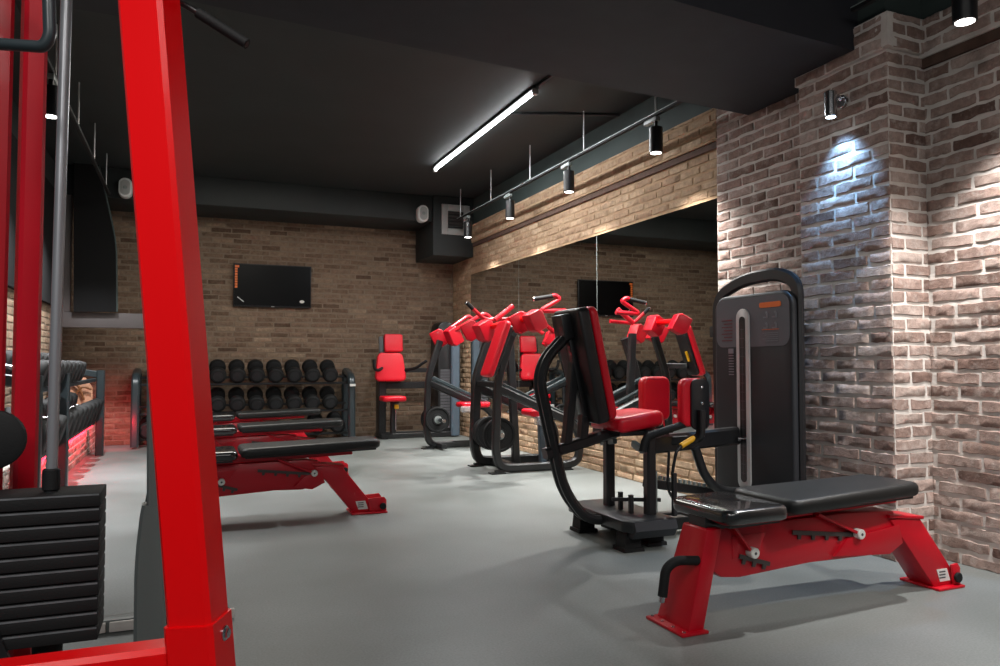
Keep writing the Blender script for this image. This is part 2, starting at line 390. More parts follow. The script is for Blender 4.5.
# black wing panel and grey window frame on the far left
def yz(u, v, y=9.5): p = aY(u, v, y); return (p.x, p.z)
bm = nb(); prism(bm, [yz(74, 312), yz(117, 312), yz(116.5, 246), yz(114, 232), yz(107, 200), yz(101, 178), (yz(99, 170)[0], CEIL), (yz(74, 170)[0], CEIL)], 1, 9.46, 9.52); struct('trim_6', bm, 'blackp')
bm = nb(); tube(bm, fillet([(yz(99, 170)[0], 9.47, 3.19), (yz(107, 200)[0], 9.47, yz(107, 200)[1]), (yz(116.5, 243)[0], 9.47, yz(116.5, 243)[1]), (yz(117, 312)[0], 9.47, yz(117, 312)[1])], .2), .012, 8); struct('trim_7', bm, 'soffit')
bm = nb(); z2 = aY(100, 328, 9.6).z; z3 = aY(100, 313, 9.6).z; bx(bm, XL + .001, aY(150, 320, 9.6).x, 9.53, 9.62, z2, z3); bx(bm, XL + .001, aY(72, 250, 9.6).x, 9.53, 9.62, z3 + .001, 2.86); bevel(bm, .006); struct('trim_8', bm, 'frame')
bm = nb(); bx(bm, XL + .005, XL + .05, 6.6, 10.15, 1.62, 2.85); struct('trim_9', bm, 'blackp')
# low brick kerb on the left with a pale top, and plinth behind the left rack
bm = nb(); bx(bm, XL, .165, 3.2, 3.27, 0, .045); bevel(bm, .004); struct('trim_10', bm, 'floor')
bm = nb()
for k in range(7): bx(bm, XL + k * .225 + .006, XL + (k + 1) * .225 - .006, 3.185, 3.199, .004, .04)
bevel(bm, .003); struct('trim_11', bm, 'mortarn')
pl = bricks('wall_left_plinth', (-1.0, 5.2, 0), (0, 1, 0), (1, 0, 0), YB - .02 - 5.2, 0, .36, course=.069, mats=('brickn', 'mortarn'))
bm = nb(); bx(bm, XL + .02, -1.003, 5.2, YB - .02, .0, .36); struct('trim_12', bm, 'mortarn')

# wall mirror: three panes
t = thing('wall_mirror', 'large wall mirror of joined panes on the right brick wall, reflecting the back wall', 'mirror', (XM, 7, MZ0))
for a, b in ((MY0, 6.19), (6.19, 8.0), (8.0, MY1)):
    bm = nb(); bx(bm, XM - .006, XM + .03, a + .003, b - .003, MZ0 + .002, MZ1 - .002); obj('mirror_pane', bm, 'mirror', t)
bm = nb()
for y in (6.19, 8.0): bx(bm, XM - .004, XM + .025, y - .0035, y + .0035, MZ0 + .002, MZ1 - .002)
obj('seam', bm, 'greym', t)

# ------------------------------------------------------------------ fixed lights
def spot(loc, to, power, size, blend=.6, col=(1, .965, .92), rad=.03):
    l = bpy.data.lights.new('spot_lamp', 'SPOT'); l.energy = power; l.spot_size = R(size); l.spot_blend = blend; l.color = col; l.shadow_soft_size = rad
    o = bpy.data.objects.new('spot_lamp', l); COL.objects.link(o); o.location = loc
    o.rotation_euler = (Vector(to) - Vector(loc)).to_track_quat('-Z', 'Y').to_euler(); return o
def area(loc, to, power, sx, sy, col=(1, .97, .93)):
    l = bpy.data.lights.new('area_lamp', 'AREA'); l.shape = 'RECTANGLE'; l.size = sx; l.size_y = sy; l.energy = power; l.color = col
    o = bpy.data.objects.new('area_lamp', l); COL.objects.link(o); o.location = loc
    o.rotation_euler = (Vector(to) - Vector(loc)).to_track_quat('-Z', 'Y').to_euler(); return o
def track_head(x, y, side, label, zb=2.545):
    t = thing('track_spotlight', label, 'spotlight', (x, y, zb), 0, 'track spotlights')
    bm = nb(); lathe(bm, [(.046, .0), (.05, .004), (.05, .185), (.046, .19)], (x, y, zb), (0, 0, 1), 24); obj('lamp_body', bm, 'blk', t)
    bm = nb(); cyl(bm, (x, y, zb - .002), (x, y, zb + .003), .04, 20, .001); obj('lens', bm, 'lens', t)
    bm = nb(); cyl(bm, (x, y, zb + .19), (x, y, zb + .245), .014, 12); obj('stem', bm, 'blk', t)
    bm = nb(); bx(bm, x - .02, x + .02, y - .03, y + .13, zb + .235, zb + .268); bevel(bm, .004); obj('adapter', bm, 'greym', t)
    return t
def rail(x, y0, y1, rods, label, z=2.82, rodlab=True):
    t = thing('lighting_track', label, 'light track', (x, y0, z))
    bm = nb(); bx(bm, x - .015, x + .015, y0, y1, z, z + .026); bevel(bm, .003); obj('rail', bm, 'rub', t)
    bm = nb(); bx(bm, x - .0155, x - .0145, y0, y1, z + .018, z + .024); obj('rail_edge', bm, 'greym', t)
    for y in rods:
        bm = nb(); cyl(bm, (x, y, z + .03), (x, y, CEIL), .006, 8, .001); obj('suspension_rod', bm, 'silver', t)
rail(3.17, 4.09, 9.15, [4.35 + .35, 5.8, 6.93, 8.0, 9.05], 'long black lighting track hung by thin rods along the mirror wall')
rail(3.17, 1.2, 2.9, [2.0], 'short black lighting track above the near right brick wall')
names = ['black track spotlight nearest the dropped beam, largest of the four above the mirror', 'black track spotlight second from the beam above the wall mirror',
         'black track spotlight third from the beam above the wall mirror', 'black track spotlight in front of the square vent in the far corner']
for y, n in zip((4.70, 6.084, 7.447, 8.768), names):
    track_head(3.17, y, 1, n); spot((3.17, y, 2.535), (3.2, y, 0), 350, 110, 1)
track_head(3.17, 2.29, 1, 'black track spotlight cut by the top right corner of the view', 2.512); spot((3.17, 2.29, 2.50), (3.25, 2.25, 0), 260, 84, .7, (1, .97, .94))
rail(-.82, 4.1, 9.2, [5.6, 6.7, 7.8, 8.9], 'black lighting track hung by rods along the left side')
y_ = aX(50, 135, -.82).y
track_head(-.82, y_, -1, 'black track spotlight seen behind the shiny guide rod on the left')
for y in (y_, 6.9, 8.5):
    spot((-.82, y, 2.53), (-1.05, y, 0), 300, 115, 1, (.97, .98, 1))
# ceiling tube
t = thing('fluorescent_light', 'long lit fluorescent tube fixed under the black ceiling', 'tube light', (2.525, 6.75, 3.17))
bm = nb(); bx(bm, 2.5, 2.55, 5.40, 8.09, 3.175, CEIL); bevel(bm, .004); obj('housing', bm, 'blk', t)
bm = nb(); cyl(bm, (2.525, 5.45, 3.155), (2.525, 8.06, 3.155), .013, 16); obj('glowing_tube', bm, 'tube', t)
for y in (5.42, 8.065):
    bm = nb(); bx(bm, 2.503, 2.547, y - .02, y + .02, 3.13, 3.18); bevel(bm, .004); obj('end_cap', bm, 'silver', t)
area((2.525, 6.75, 3.12), (2.525, 6.75, 0), 70, .03, 2.6, (.95, .98, 1)).rotation_euler = (0, 0, 0)
bm = nb(); tube(bm, [(2.525, 5.40, 3.185), (2.53, 5.05, 3.185)], .012, 8); tag(obj('ceiling_cable', bm, 'blk'), 'short black cable running from the tube light towards the beam', 'cable')
bm = nb(); tube(bm, [(2.56, 6.1, 3.188), (3.05, 5.9, 3.188), (3.5, 5.75, 3.188)], .012, 8); tag(obj('ceiling_conduit', bm, 'blk'), 'thin black conduit crossing the ceiling from tube light to side wall', 'conduit')
# chrome wall lamp on the pillar
p = V(XP - .1, 3.1, 2.335)
t = thing('wall_lamp', 'small chrome cylinder wall lamp shining down on the brick pillar', 'wall lamp', tuple(p))
bm = nb(); lathe(bm, [(.028, 0), (.033, .004), (.033, .135), (.028, .14)], p, (0, 0, 1), 24); obj('lamp_body', bm, 'chrome', t)
bm = nb(); cyl(bm, p + V(0, 0, -.002), p + V(0, 0, .003), .026, 18, .001); obj('lens', bm, 'lensb', t)
bm = nb(); tube(bm, fillet([p + V(.02, 0, .11), p + V(.06, 0, .125), p + V(.085, 0, .1)], .03), .012, 10); obj('arm', bm, 'chrome', t)
bm = nb(); cyl(bm, (XP - .028, 3.1, 2.43), (XP - .006, 3.1, 2.43), .036, 20); obj('wall_plate', bm, 'chrome', t)
spot(p + V(0.0, 0, -.02), (XP - .02, 3.09, 1.1), 62, 92, 1, (.27, .57, 1), .03)
# speakers, vent, TV
for u, lab in ((126, 'small white oval wall speaker on the black bulkhead, left one beside the red post'), (421, 'small white oval wall speaker on the black bulkhead beside the square vent')):
    c = aY(u, 189.5 if u < 200 else 215, 9.54)
    t = thing('wall_speaker', lab, 'speaker', tuple(c), 0, 'wall speakers')
    bm = nb(); prism(bm, rrect(.14, .22, .068, 6, c.x, c.z), 1, 9.42, 9.545); bevel(bm, .012, 2); obj('speaker_housing', bm, 'white', t)
    bm = nb(); prism(bm, rrect(.1, .17, .048, 6, c.x, c.z), 1, 9.414, 9.43); obj('speaker_grille', bm, 'grille', t)
    bm = nb(); cyl(bm, (c.x, 9.408, c.z), (c.x, 9.42, c.z), .022, 14); obj('tweeter', bm, 'greym', t)
t = thing('air_vent', 'square grey air vent on the black duct box in the far corner', 'vent', (3.265, 9.5, 2.9))
bm = nb()
x0, x1, z0, z1 = 3.06, 3.45, 2.69, 3.09; wv = .085
bx(bm, x0, x0 + wv, 9.47, 9.5, z0, z1); bx(bm, x1 - wv, x1, 9.47, 9.5, z0, z1); bx(bm, x0 + wv, x1 - wv, 9.47, 9.5, z0, z0 + wv); bx(bm, x0 + wv, x1 - wv, 9.47, 9.5, z1 - wv, z1)
bevel(bm, .006); obj('vent_frame', bm, 'grille', t)
bm = nb()
for i in range(5): box(bm, ((x0 + x1) / 2, 9.489, z0 + wv + .022 + i * .046), (x1 - x0 - 2 * wv, .004, .034), Matrix.Rotation(R(35), 3, 'X'))
obj('vent_slats', bm, 'blk', t)
y = YB - .05
a = aY(233.5, 263, y); b = aY(311, 308.5, y)
t = thing('television', 'black flat television mounted on the back brick wall', 'television', ((a.x + b.x) / 2, y, b.z))
bm = nb(); bx(bm, a.x, b.x, y - .01, y + .02, b.z, a.z); bevel(bm, .006); obj('tv_body', bm, 'shell', t)
bm = nb(); bx(bm, a.x + .012, b.x - .012, y - .013, y - .009, b.z + .02, a.z - .012); obj('screen', bm, 'screen', t)
bm = nb()
hh = a.z - .025
for i in range(9):
    h = (.035, .03, .03, .035, .03, .028, .03, .03, .035)[i]; bx(bm, a.x + .018, a.x + (.07 if i == 0 else .05), y - .0155, y - .0125, hh - h + .005, hh); hh -= h + .002
obj('orange_lettering', bm, 'orange', t)
bm = nb(); prism(bm, [(b.x - .12 + .03 * math.cos(q * math.pi / 8), b.z + .085 + .02 * math.sin(q * math.pi / 8)) for q in range(16)], 1, y - .0155, y - .0125); obj('sticker', bm, 'paper', t)
bm = nb(); box(bm, (a.x + .09, y - .0145, b.z + .095), (.1, .002, .012), Matrix.Rotation(R(38), 3, 'Y')); bx(bm, (a.x + b.x) / 2 - .02, (a.x + b.x) / 2 + .02, y - .0155, y - .0125, b.z + .004, b.z + .014); obj('silver_mark', bm, 'silver', t)
bm = nb(); bx(bm, (a.x + b.x) / 2 - .15, (a.x + b.x) / 2 + .15, y + .02, YB - .002, b.z + .1, a.z - .1); obj('wall_bracket', bm, 'blk', t)

# ------------------------------------------------------------------ benches
def make_bench(label, dl=.08, pe=1.245):
    fe = 1.55 + dl * (1 if dl < 0 else .1)          # far end of the foot
    t = thing('weight_bench', label, 'bench', (0, 0, 0), 0, 'red adjustable weight benches')
    P = dict(parent=t, world=False)
    # rear (seat end) leg: broad thin slanting box on a foot plate
    bm = nb(); vs = []
    for (x0, x1, z, w) in ((.055, .125, .01, .1), (.165, .235, .37, .075)):
        vs.append([bm.verts.new(q) for q in ((x0, -w, z), (x1, -w, z), (x1, w, z), (x0, w, z))])
    for i in range(4): bm.faces.new((vs[0][i], vs[0][(i + 1) % 4], vs[1][(i + 1) % 4], vs[1][i]))
    bm.faces.new(vs[0][::-1]); bm.faces.new(vs[1]); bevel(bm, .006)
    leg = obj('leg', bm, 'redd', **P)
    bm = nb(); bx(bm, .015, .135, -.118, .118, 0, .012); bevel(bm, .004); obj('foot_plate', bm, 'redd', leg, world=False)
    bm = nb()
    for yy in (-.1, -.035, .035, .1): cyl(bm, (.035, yy, .01), (.035, yy, .016), .007, 10, .001)
    obj('foot_bolts', bm, 'chrome', leg, world=False)
    # head end leg
    bm = nb(); vs = []
    for (x0, x1, z, w) in ((1.325 + dl, 1.495 + dl, .01, .065), (1.07 + dl, 1.245 + dl, .325, .06)):
        vs.append([bm.verts.new(q) for q in ((x0, -w, z), (x1, -w, z), (x1, w, z + (.0)), (x0, w, z))])
    for i in range(4): bm.faces.new((vs[0][i], vs[0][(i + 1) % 4], vs[1][(i + 1) % 4], vs[1][i]))
    bm.faces.new(vs[0][::-1]); bm.faces.new(vs[1]); bevel(bm, .006)
    leg2 = obj('leg', bm, 'redd', **P)
    bm = nb(); bx(bm, 1.31 + dl, fe, -.1, .1, 0, .012); bevel(bm, .004); obj('foot_plate', bm, 'redd', leg2, world=False)
    bm = nb(); box(bm, (1.162 + dl, 0, .33), (.21, .135, .014), Matrix.Rotation(R(6), 3, 'Y')); bevel(bm, .003); obj('cap_plate', bm, 'redd', leg2, world=False)
    bm = nb()
    for sy in (-1, 1): prism(bm, [(1.43 + dl, .012), (fe - .004, .012), (fe - .004, .085), (fe - .02, .105), (1.42 + dl, .1)], 1, sy * .075 - .006, sy * .075 + .006)
    bevel(bm, .003); br = obj('wheel_bracket', bm, 'redd', leg2, world=False)
    bm = nb()
    for sy in (-1, 1): cyl(bm, (fe - .03, sy * .089 - .007, .045), (fe - .03, sy * .089 + .007, .045), .022, 18)
    obj('transport_wheels', bm, 'rub', br, world=False)
    bm = nb(); prism(bm, [(q + dl, z) for q, z in ((1.36, .03), (1.425, .03), (1.405, .085), (1.34, .085))], 1, -.0672, -.0652)
    st = obj('sticker', bm, 'paper', leg2, world=False)
    bm = nb()
    for k in range(3): prism(bm, [(q + dl, z - k * .013) for q, z in ((1.356, .07), (1.395, .07), (1.393, .076), (1.354, .076))], 1, -.068, -.067)
    obj('sticker_print', bm, 'ink', st, world=False)
    # spine: deep tapering plate box
    bm = nb(); prism(bm, [(.2, .362), (.205, .205), (.25, .175), (.34, .165), (.7, .185), (1.0 + dl, .18), (1.13 + dl, .225), (1.13 + dl, .3), (1.1 + dl, .36), (.9, .372)], 1, -.05, .05); bevel(bm, .008)
    sp = obj('spine', bm, 'redd', **P)
    bm = nb(); prism(bm, [(.3, .24), (.42, .25), (.47, .33), (.3, .33)], 1, -.0535, -.049); prism(bm, [(.82, .2), (1.06 + dl, .18), (1.14 + dl, .22), (1.12 + dl, .3), (.9, .27)], 1, -.062, .062); bevel(bm, .003); obj('gusset', bm, 'redd', sp, world=False)
    bm = nb(); rtube(bm, [(.24, 0, .375), (.44, 0, .385)], .09, .04, (0, 0, 1)); sf = obj('seat_support', bm, 'redd', **P)
    bm = nb(); bx(bm, .175, .27, -.05, .05, .36, .408); obj('pivot_block', bm, 'blk', sf, world=False)
    bm = nb(); rtube(bm, [(.44, 0, .392), (1.2, 0, .418)], .1, .05, (0, 0, 1)); obj('back_support', bm, 'redd', **P)
    # ladders with notches and the struts that sit in them
    def ladder(x0, x1, z0, z1, n, off):
        d = V(x1 - x0, 0, z1 - z0); rot = Matrix.Rotation(-math.atan2(d.z, d.x), 4, 'Y'); L = d.length
        prof = [(0, .009), (0, -.008)]
        for i in range(n):
            c = L * (i + .5) / n; prof += [(c - .009, -.008), (c - .007, -.026), (c + .007, -.026), (c + .009, -.008)]
        prof += [(L, -.008), (L, .009)]
        for sy in (-1, 1):
            bm = nb(); prism(bm, prof, 1, -.003, .003); xf(bm, bm.verts, Matrix.Translation((x0, sy * off, z0)) @ rot)
            obj('notched_rail', bm, 'notch', sp, world=False)
    ladder(.33, .48, .25, .205, 3, .058); ladder(.6, .97, .318, .275, 5, .058)
    bm = nb()
    for sy in (-1, 1): rtube(bm, [(.72, sy * .066, .385), (.95, sy * .066, .285)], .012, .03, (0, 1, 0), .002); rtube(bm, [(.29, sy * .066, .37), (.385, sy * .066, .255)], .012, .03, (0, 1, 0), .002)
    obj('strut', bm, 'redd', **P)
    bm = nb()
    for x, z in ((.95, .285), (.385, .262)): cyl(bm, (x, -.088, z), (x, .088, z), .021, 20, .003)
    obj('end_disc', bm, 'paper', **P)
    bm = nb()
    for x, z in ((.95, .285), (.385, .262)): cyl(bm, (x, -.09, z), (x, .09, z), .006, 10, .001)
    obj('pivot_bolt', bm, 'ink', **P)
    # pads
    def pad(nm, x0, x1, w0, w1, z, th, tilt, mm, nosoft=.022):
        r = .05
        poly = []
        for cx, cy, a0 in ((x1 - r, w1 - r, 0), (x0 + r, w0 - r, 90), (x0 + r, -w0 + r, 180), (x1 - r, -w1 + r, 270)):
            for i in range(6): a = R(a0 + 90 * i / 5); poly.append((cx + r * math.cos(a), cy + r * math.sin(a)))
        bm = nb(); vs = cushion(bm, poly, 0, th, 2, nosoft)
        xf(bm, vs, Matrix.Translation((x0, 0, z)) @ Matrix.Rotation(-tilt, 4, 'Y') @ Matrix.Translation((-x0, 0, 0)))
        o = obj(nm, bm, mm, t, 60, world=False)
        bm = nb(); vs = box(bm, ((x0 + x1) / 2, 0, -.006), (x1 - x0 - .06, 2 * min(w0, w1) - .06, .012)); xf(bm, vs, Matrix.Translation((x0, 0, z)) @ Matrix.Rotation(-tilt, 4, 'Y') @ Matrix.Translation((-x0, 0, 0)))
        obj('pad_board', bm, 'blk', o, world=False)
    pad('seat_pad', .175, .475, .185, .195, .396, .058, R(1), 'wrapv')
    pad('back_pad', .49, pe, .185, .15, .412, .058, R(1.7), 'blkv')
    # bent grip at the seat end
    bm = nb(); tube(bm, fillet([(.13, -.06, .255), (.03, -.06, .265), (-.015, -.06, .24), (-.03, -.06, .14)], .05), .018, 12); g = obj('lift_handle', bm, 'rub', **P)
    bm = nb(); cyl(bm, (-.03, -.06, .142), (-.034, -.06, .118), .012, 12); obj('handle_tip', bm, 'chrome', g, world=False)
    return t
b0 = make_bench('red weight bench with black pads in the right foreground by the brick pillar')
spots_b = [((1.66, 2.46, 0), R(1.0), None), ((-.18, 5.12, 0), 0, 'red weight bench nearest of the three in a row behind the red post'),
           ((-.08, 6.95, 0), 0, 'red weight bench in the middle of the row before the dumbbell rack'), ((-.0, 8.68, 0), 0, 'red weight bench farthest back in the row, next to the dumbbell rack')]
b1 = make_bench('', -.12, 1.375)
for i, (loc, rz, lab) in enumerate(spots_b):
    o = b0 if i == 0 else (b1 if i == 1 else dup(b1))
    o.location = loc; o.rotation_euler = (0, 0, rz)
    if lab: o['label'] = lab

# ------------------------------------------------------------------ seated thigh machine with its weight tower
YC = 3.75
t = thing('thigh_machine', 'black seated thigh machine with red seat, backrest and knee pads before the tall weight tower', 'exercise machine', (2.3, YC, 0))
bm = nb(); prism(bm, [(2.13, 3.5), (2.17, 3.44), (2.43, 3.44), (2.45, 3.5), (2.47, 4.12), (2.13, 4.12)], 2, .105, .168); bevel(bm, .012, 2); pf = obj('platform', bm, 'blk', t)
bm = nb(); prism(bm, [(3.44, .165), (3.425, .12), (3.46, .075), (3.52, .075), (3.52, .165)], 0, 2.17, 2.43); obj('front_apron', bm, 'shroud', pf)
for x, y in ((2.2, 3.55), (2.39, 3.62), (2.2, 4.05), (2.42, 4.06)):
    bm = nb(); vs = []
    for z, w in ((0, .062), (.02, .06), (.02, .05), (.108, .044)): vs.append([bm.verts.new((x + a * w, y + b * w, z)) for a, b in ((-1, -1), (1, -1), (1, 1), (-1, 1))])
    for r1, r2 in zip(vs, vs[1:]):
        for j in range(4): bm.faces.new((r1[j], r1[(j + 1) % 4], r2[(j + 1) % 4], r2[j]))
    bm.faces.new(vs[0][::-1]); bm.faces.new(vs[-1]); obj('foot', bm, 'rub', t)
# bowed rear tube pair
arc = fillet([(2.22, YC, .13), (2.05, YC, .13), (1.91, YC, .3), (1.835, YC, .6), (1.765, YC, .9), (1.80, YC, 1.02), (1.97, YC, 1.19)], .16, 7)
bm = nb()
for dy in (-.025, .025): rtube(bm, [p + V(0, dy, 0) for p in arc], .05, .048, (0, 1, 0), .018)
obj('bowed_tube', bm, 'blk', t)
bm = nb(); rtube(bm, [(1.80, YC, .505), (2.42, YC, .655)], .06, .07, (0, 1, 0), .012); obj('seat_beam', bm, 'blk', t)
bm = nb(); rtube(bm, [(1.93, YC, .53), (1.98, YC, 1.0)], .045, .06, (0, 1, 0)); rtube(bm, [(2.03, YC, .55), (2.05, YC, .8)], .045, .06, (0, 1, 0)); obj('back_brace', bm, 'blk', t)
# backrest: shell + red pad, tilted
ang = math.atan2(2.1 - 1.97, 1.29 - .68)          # lean
def tilted(bm, vs, px, pz, a): xf(bm, vs, Matrix.Translation((px, YC, pz)) @ Matrix.Rotation(-a, 4, 'Y'))
bm = nb(); vs = cushion(bm, rrect(.32, .64, .035, 4, 0, .32), -.07, 0.0, 0, .016); tilted(bm, vs, 2.125, .68, ang); sh = obj('backrest_shell', bm, 'shell', t)
bm = nb(); vs = box(bm, (-.08, 0, .33), (.03, .07, .58)); vs += box(bm, (-.1, 0, .55), (.06, .12, .14)); tilted(bm, vs, 2.125, .68, ang); bevel(bm, .006); obj('shell_rib', bm, 'blk', sh)
bm = nb(); vs = cushion(bm, rrect(.32, .63, .045, 5, 0, .32), 0.001, .05, 0, .02); tilted(bm, vs, 2.125, .68, ang); obj('backrest_pad', bm, 'redv', t, 60)
# seat
seat = [(2.17, YC - .17), (2.3, YC - .18), (2.45, YC - .15), (2.51, YC - .08), (2.52, YC), (2.51, YC + .08), (2.45, YC + .15), (2.3, YC + .18), (2.17, YC + .17)]
bm = nb(); vs = cushion(bm, seat, .665, .755, 2, .03)
for v in vs: v.co.z += -.05 + max(0, (v.co.x - 2.2)) * .14 - .25 * max(0, v.co.x - 2.42)
st_ = obj('seat', bm, 'redv', t, 60)
bm = nb(); vs = bx(bm, 2.18, 2.5, YC - .15, YC + .15, .6, .625); obj('seat_board', bm, 'blk', st_)
bm = nb()
for x, y, z1 in ((2.37, 3.6, .63), (2.3, 3.92, .62)): rtube(bm, [(x, y, .165), (x, y, z1)], .058, .058, (0, 1, 0), .01)
obj('seat_post', bm, 'blk', t)
bm = nb()
for sy in (-1, 1):
    tube(bm, fillet([(2.28, YC + sy * .22, .52), (2.3, YC + sy * .22, .6), (2.55, YC + sy * .22, .66)], .04), .021, 12)
hg = obj('side_handle', bm, 'rub', t)
bm = nb()
for sy in (-1, 1): cyl(bm, (2.55, YC + sy * .22, .66), (2.57, YC + sy * .22, .665), .022, 12); rtube(bm, [(2.28, YC + sy * .22, .53), (2.3, YC + sy * .1, .55)], .03, .04, (0, 0, 1))
obj('handle_end', bm, 'greym', hg)
bm = nb(); rtube(bm, [(2.38, 3.62, .545), (2.98, 3.62, .575)], .07, .1, (0, 0, 1), .012); rtube(bm, [(2.38, 3.66, .33), (2.95, 3.66, .23)], .05, .05, (0, 0, 1)); obj('cross_beam', bm, 'blk', t)
bm = nb()
for i in range(16):
    f = i / 15; box(bm, (2.42 + .5 * f, 3.625, .365 - .1 * f), (.014, .02, .02))
bx(bm, 2.38, 2.42, 3.60, 3.65, .17, .4); obj('position_rack', bm, 'greym', t)
bm = nb(); tube(bm, fillet([(2.66, 3.58, .52), (2.72, 3.58, .36), (2.82, 3.58, .27), (3.0, 3.58, .25)], .1), .026, 12); tube(bm, fillet([(2.5, 3.6, .54), (2.47, 3.58, .3), (2.55, 3.6, .2)], .05), .008, 8); obj('curved_tube', bm, 'blk', t)
bm = nb(); rtube(bm, [(2.42, 3.8, .06), (2.98, 3.8, .06)], .08, .07, (0, 0, 1)); rtube(bm, [(2.42, 4.02, .05), (2.98, 4.02, .05)], .06, .05, (0, 0, 1)); obj('floor_rail', bm, 'blk', t)
# knee pads on swinging arms
for y, sy in ((4.0, 1), (3.5, -1)):
    xc = 2.67 if sy > 0 else 2.6
    bm = nb(); cushion(bm, rrect(.2 if sy > 0 else .16, .27, .045, 5, xc, .78), y - .035 if sy > 0 else y + .0, y + .035 if sy > 0 else y + .06, 1, .02); kp = obj('knee_pad', bm, 'redv', t, 60)
    yp = y + .038 if sy > 0 else y - .006
    bm = nb(); prism(bm, rrect(.12, .28, .04, 5, xc + .03, .77), 1, yp - .008, yp + .008); bevel(bm, .003); pb = obj('pad_plate', bm, 'blk', kp)
    bm = nb()
    for dz in (-.09, .0, .09): cyl(bm, (xc + .04, yp - .013, .775 + dz), (xc + .04, yp + .013, .775 + dz), .009, 12)
    obj('plate_bolt', bm, 'chrome', pb)
    bm = nb(); rtube(bm, fillet([(xc + .02, yp - sy * -.02, .74), (xc + .02, yp + sy * .02, .58), (xc - .1, YC + sy * .13, .56)], .05), .05, .035, (0, 1, 0) if False else (1, 0, 0)); obj('pad_arm', bm, 'blk', t)
bm = nb(); tube(bm, [aY(681, 446, 3.5), aY(694, 438, 3.5)], .0165, 14); yg = obj('yellow_grip', bm, 'yellow', t)
bm = nb(); tube(bm, fillet([aY(681, 446, 3.5), aY(676, 452, 3.5), aY(672, 475, 3.52)], .03), .009, 10); obj('grip_lever', bm, 'blk', yg)
bm = nb()
for y, z in ((3.55, .2), (3.66, .2)): rtube(bm, [(2.28, y + .1, .17), (2.28, y + .1, .27)], .025, .025, (0, 1, 0), .004)
rtube(bm, [(2.2, 3.72, .24), (2.44, 3.6, .24)], .02, .02, (0, 0, 1), .003); rtube(bm, [(2.46, 3.5, .17), (2.46, 3.5, .4)], .025, .025, (0, 1, 0), .004); obj('linkage', bm, 'blk', t)
# tower
bm = nb(); prism(bm, rrect(.655, 1.40, .09, 7, 3.505, .70), 0, 3.0, 3.06); bevel(bm, .018, 3); tw = obj('weight_tower', bm, 'shroud', t)
bm = nb(); bx(bm, 3.06, 3.32, 3.56, 3.84, .02, 1.38); bevel(bm, .01); obj('stack_housing', bm, 'blk', tw)
bm = nb()
rim = fillet([(3.05, 3.195, .02), (3.05, 3.19, 1.44), (3.05, 3.33, 1.50), (3.05, 3.62, 1.495), (3.05, 3.86, 1.41), (3.05, 3.865, 1.2), (3.05, 3.85, .02)], .13, 8)
rtube(bm, rim, .075, .04, (1, 0, 0), .012); obj('tower_frame', bm, 'shell', tw)
bm = nb(); prism(bm, rrect(.61, .285, .06, 6, 3.505, 1.235), 0, 2.9985, 3.0); obj('instruction_panel', bm, 'panel', tw)
bm = nb(); prism(bm, rrect(.11, 1.05, .054, 7, 3.566, .79), 0, 2.989, 3.0); bevel(bm, .003); ss = obj('silver_strip', bm, 'silver', tw)
bm = nb(); prism(bm, rrect(.05, .96, .024, 6, 3.566, .79), 0, 2.9865, 2.99); obj('pin_slot', bm, 'blk', ss)
bm = nb()      # one toothed ladder: the edges of the plates seen through the slot
bx(bm, 2.9862, 2.9868, 3.564, 3.568, .35, 1.2)
for i in range(17): bx(bm, 2.9855, 2.987, 3.55, 3.583, .36 + i * .052, .364 + i * .052)
obj('plate_edges', bm, 'ink', ss)
bm = nb(); tube(bm, [(2.985, 3.566, .56), (2.96, 3.566, .56)], .008, 8); lathe(bm, [(.012, 0), (.014, .004), (.01, .02)], (2.965, 3.566, .56), (-1, 0, 0), 12); obj('selector_pin', bm, 'chrome', ss)
bm = nb(); prism(bm, rrect(.17, .03, .012, 4, 3.345, 1.325), 0, 2.9965, 2.9985); obj('orange_banner', bm, 'orange', tw)
bm = nb()
for r in range(2):
    for c in range(2):
        yc, zc = 3.375 - c * .07, 1.265 - r * .06
        cyl(bm, (2.9965, yc, zc + .016), (2.9985, yc, zc + .016), .007, 8, .0005); box(bm, (2.9975, yc - .006, zc), (.002, .01, .03)); box(bm, (2.9975, yc + .01, zc - .01), (.002, .03, .008))
for i in range(5): bx(bm, 2.9965, 2.9985, 3.285, 3.405 - (i % 3) * .015, 1.165 - i * .011, 1.169 - i * .011)
obj('exercise_diagram', bm, 'dim', tw)
bm = nb(); bx(bm, 2.9965, 2.9985, 3.28, 3.41, 1.185, 1.188); obj('orange_rule', bm, 'orange', tw)
bm = nb()
for i in range(7): bx(bm, 2.9965, 2.9985, 3.665, 3.76 - (i % 2) * .02, 1.25 - i * .02, 1.256 - i * .02)
obj('dull_red_text', bm, 'dimred', tw)
bm = nb(); bx(bm, 2.996, 2.9995, 3.655, 3.7, 1.055, 1.085)
for i in range(8): bx(bm, 2.9975, 2.9995, 3.655, 3.7, 1.04 - i * .016, 1.046 - i * .016)
obj('weight_chart', bm, 'dim', tw)

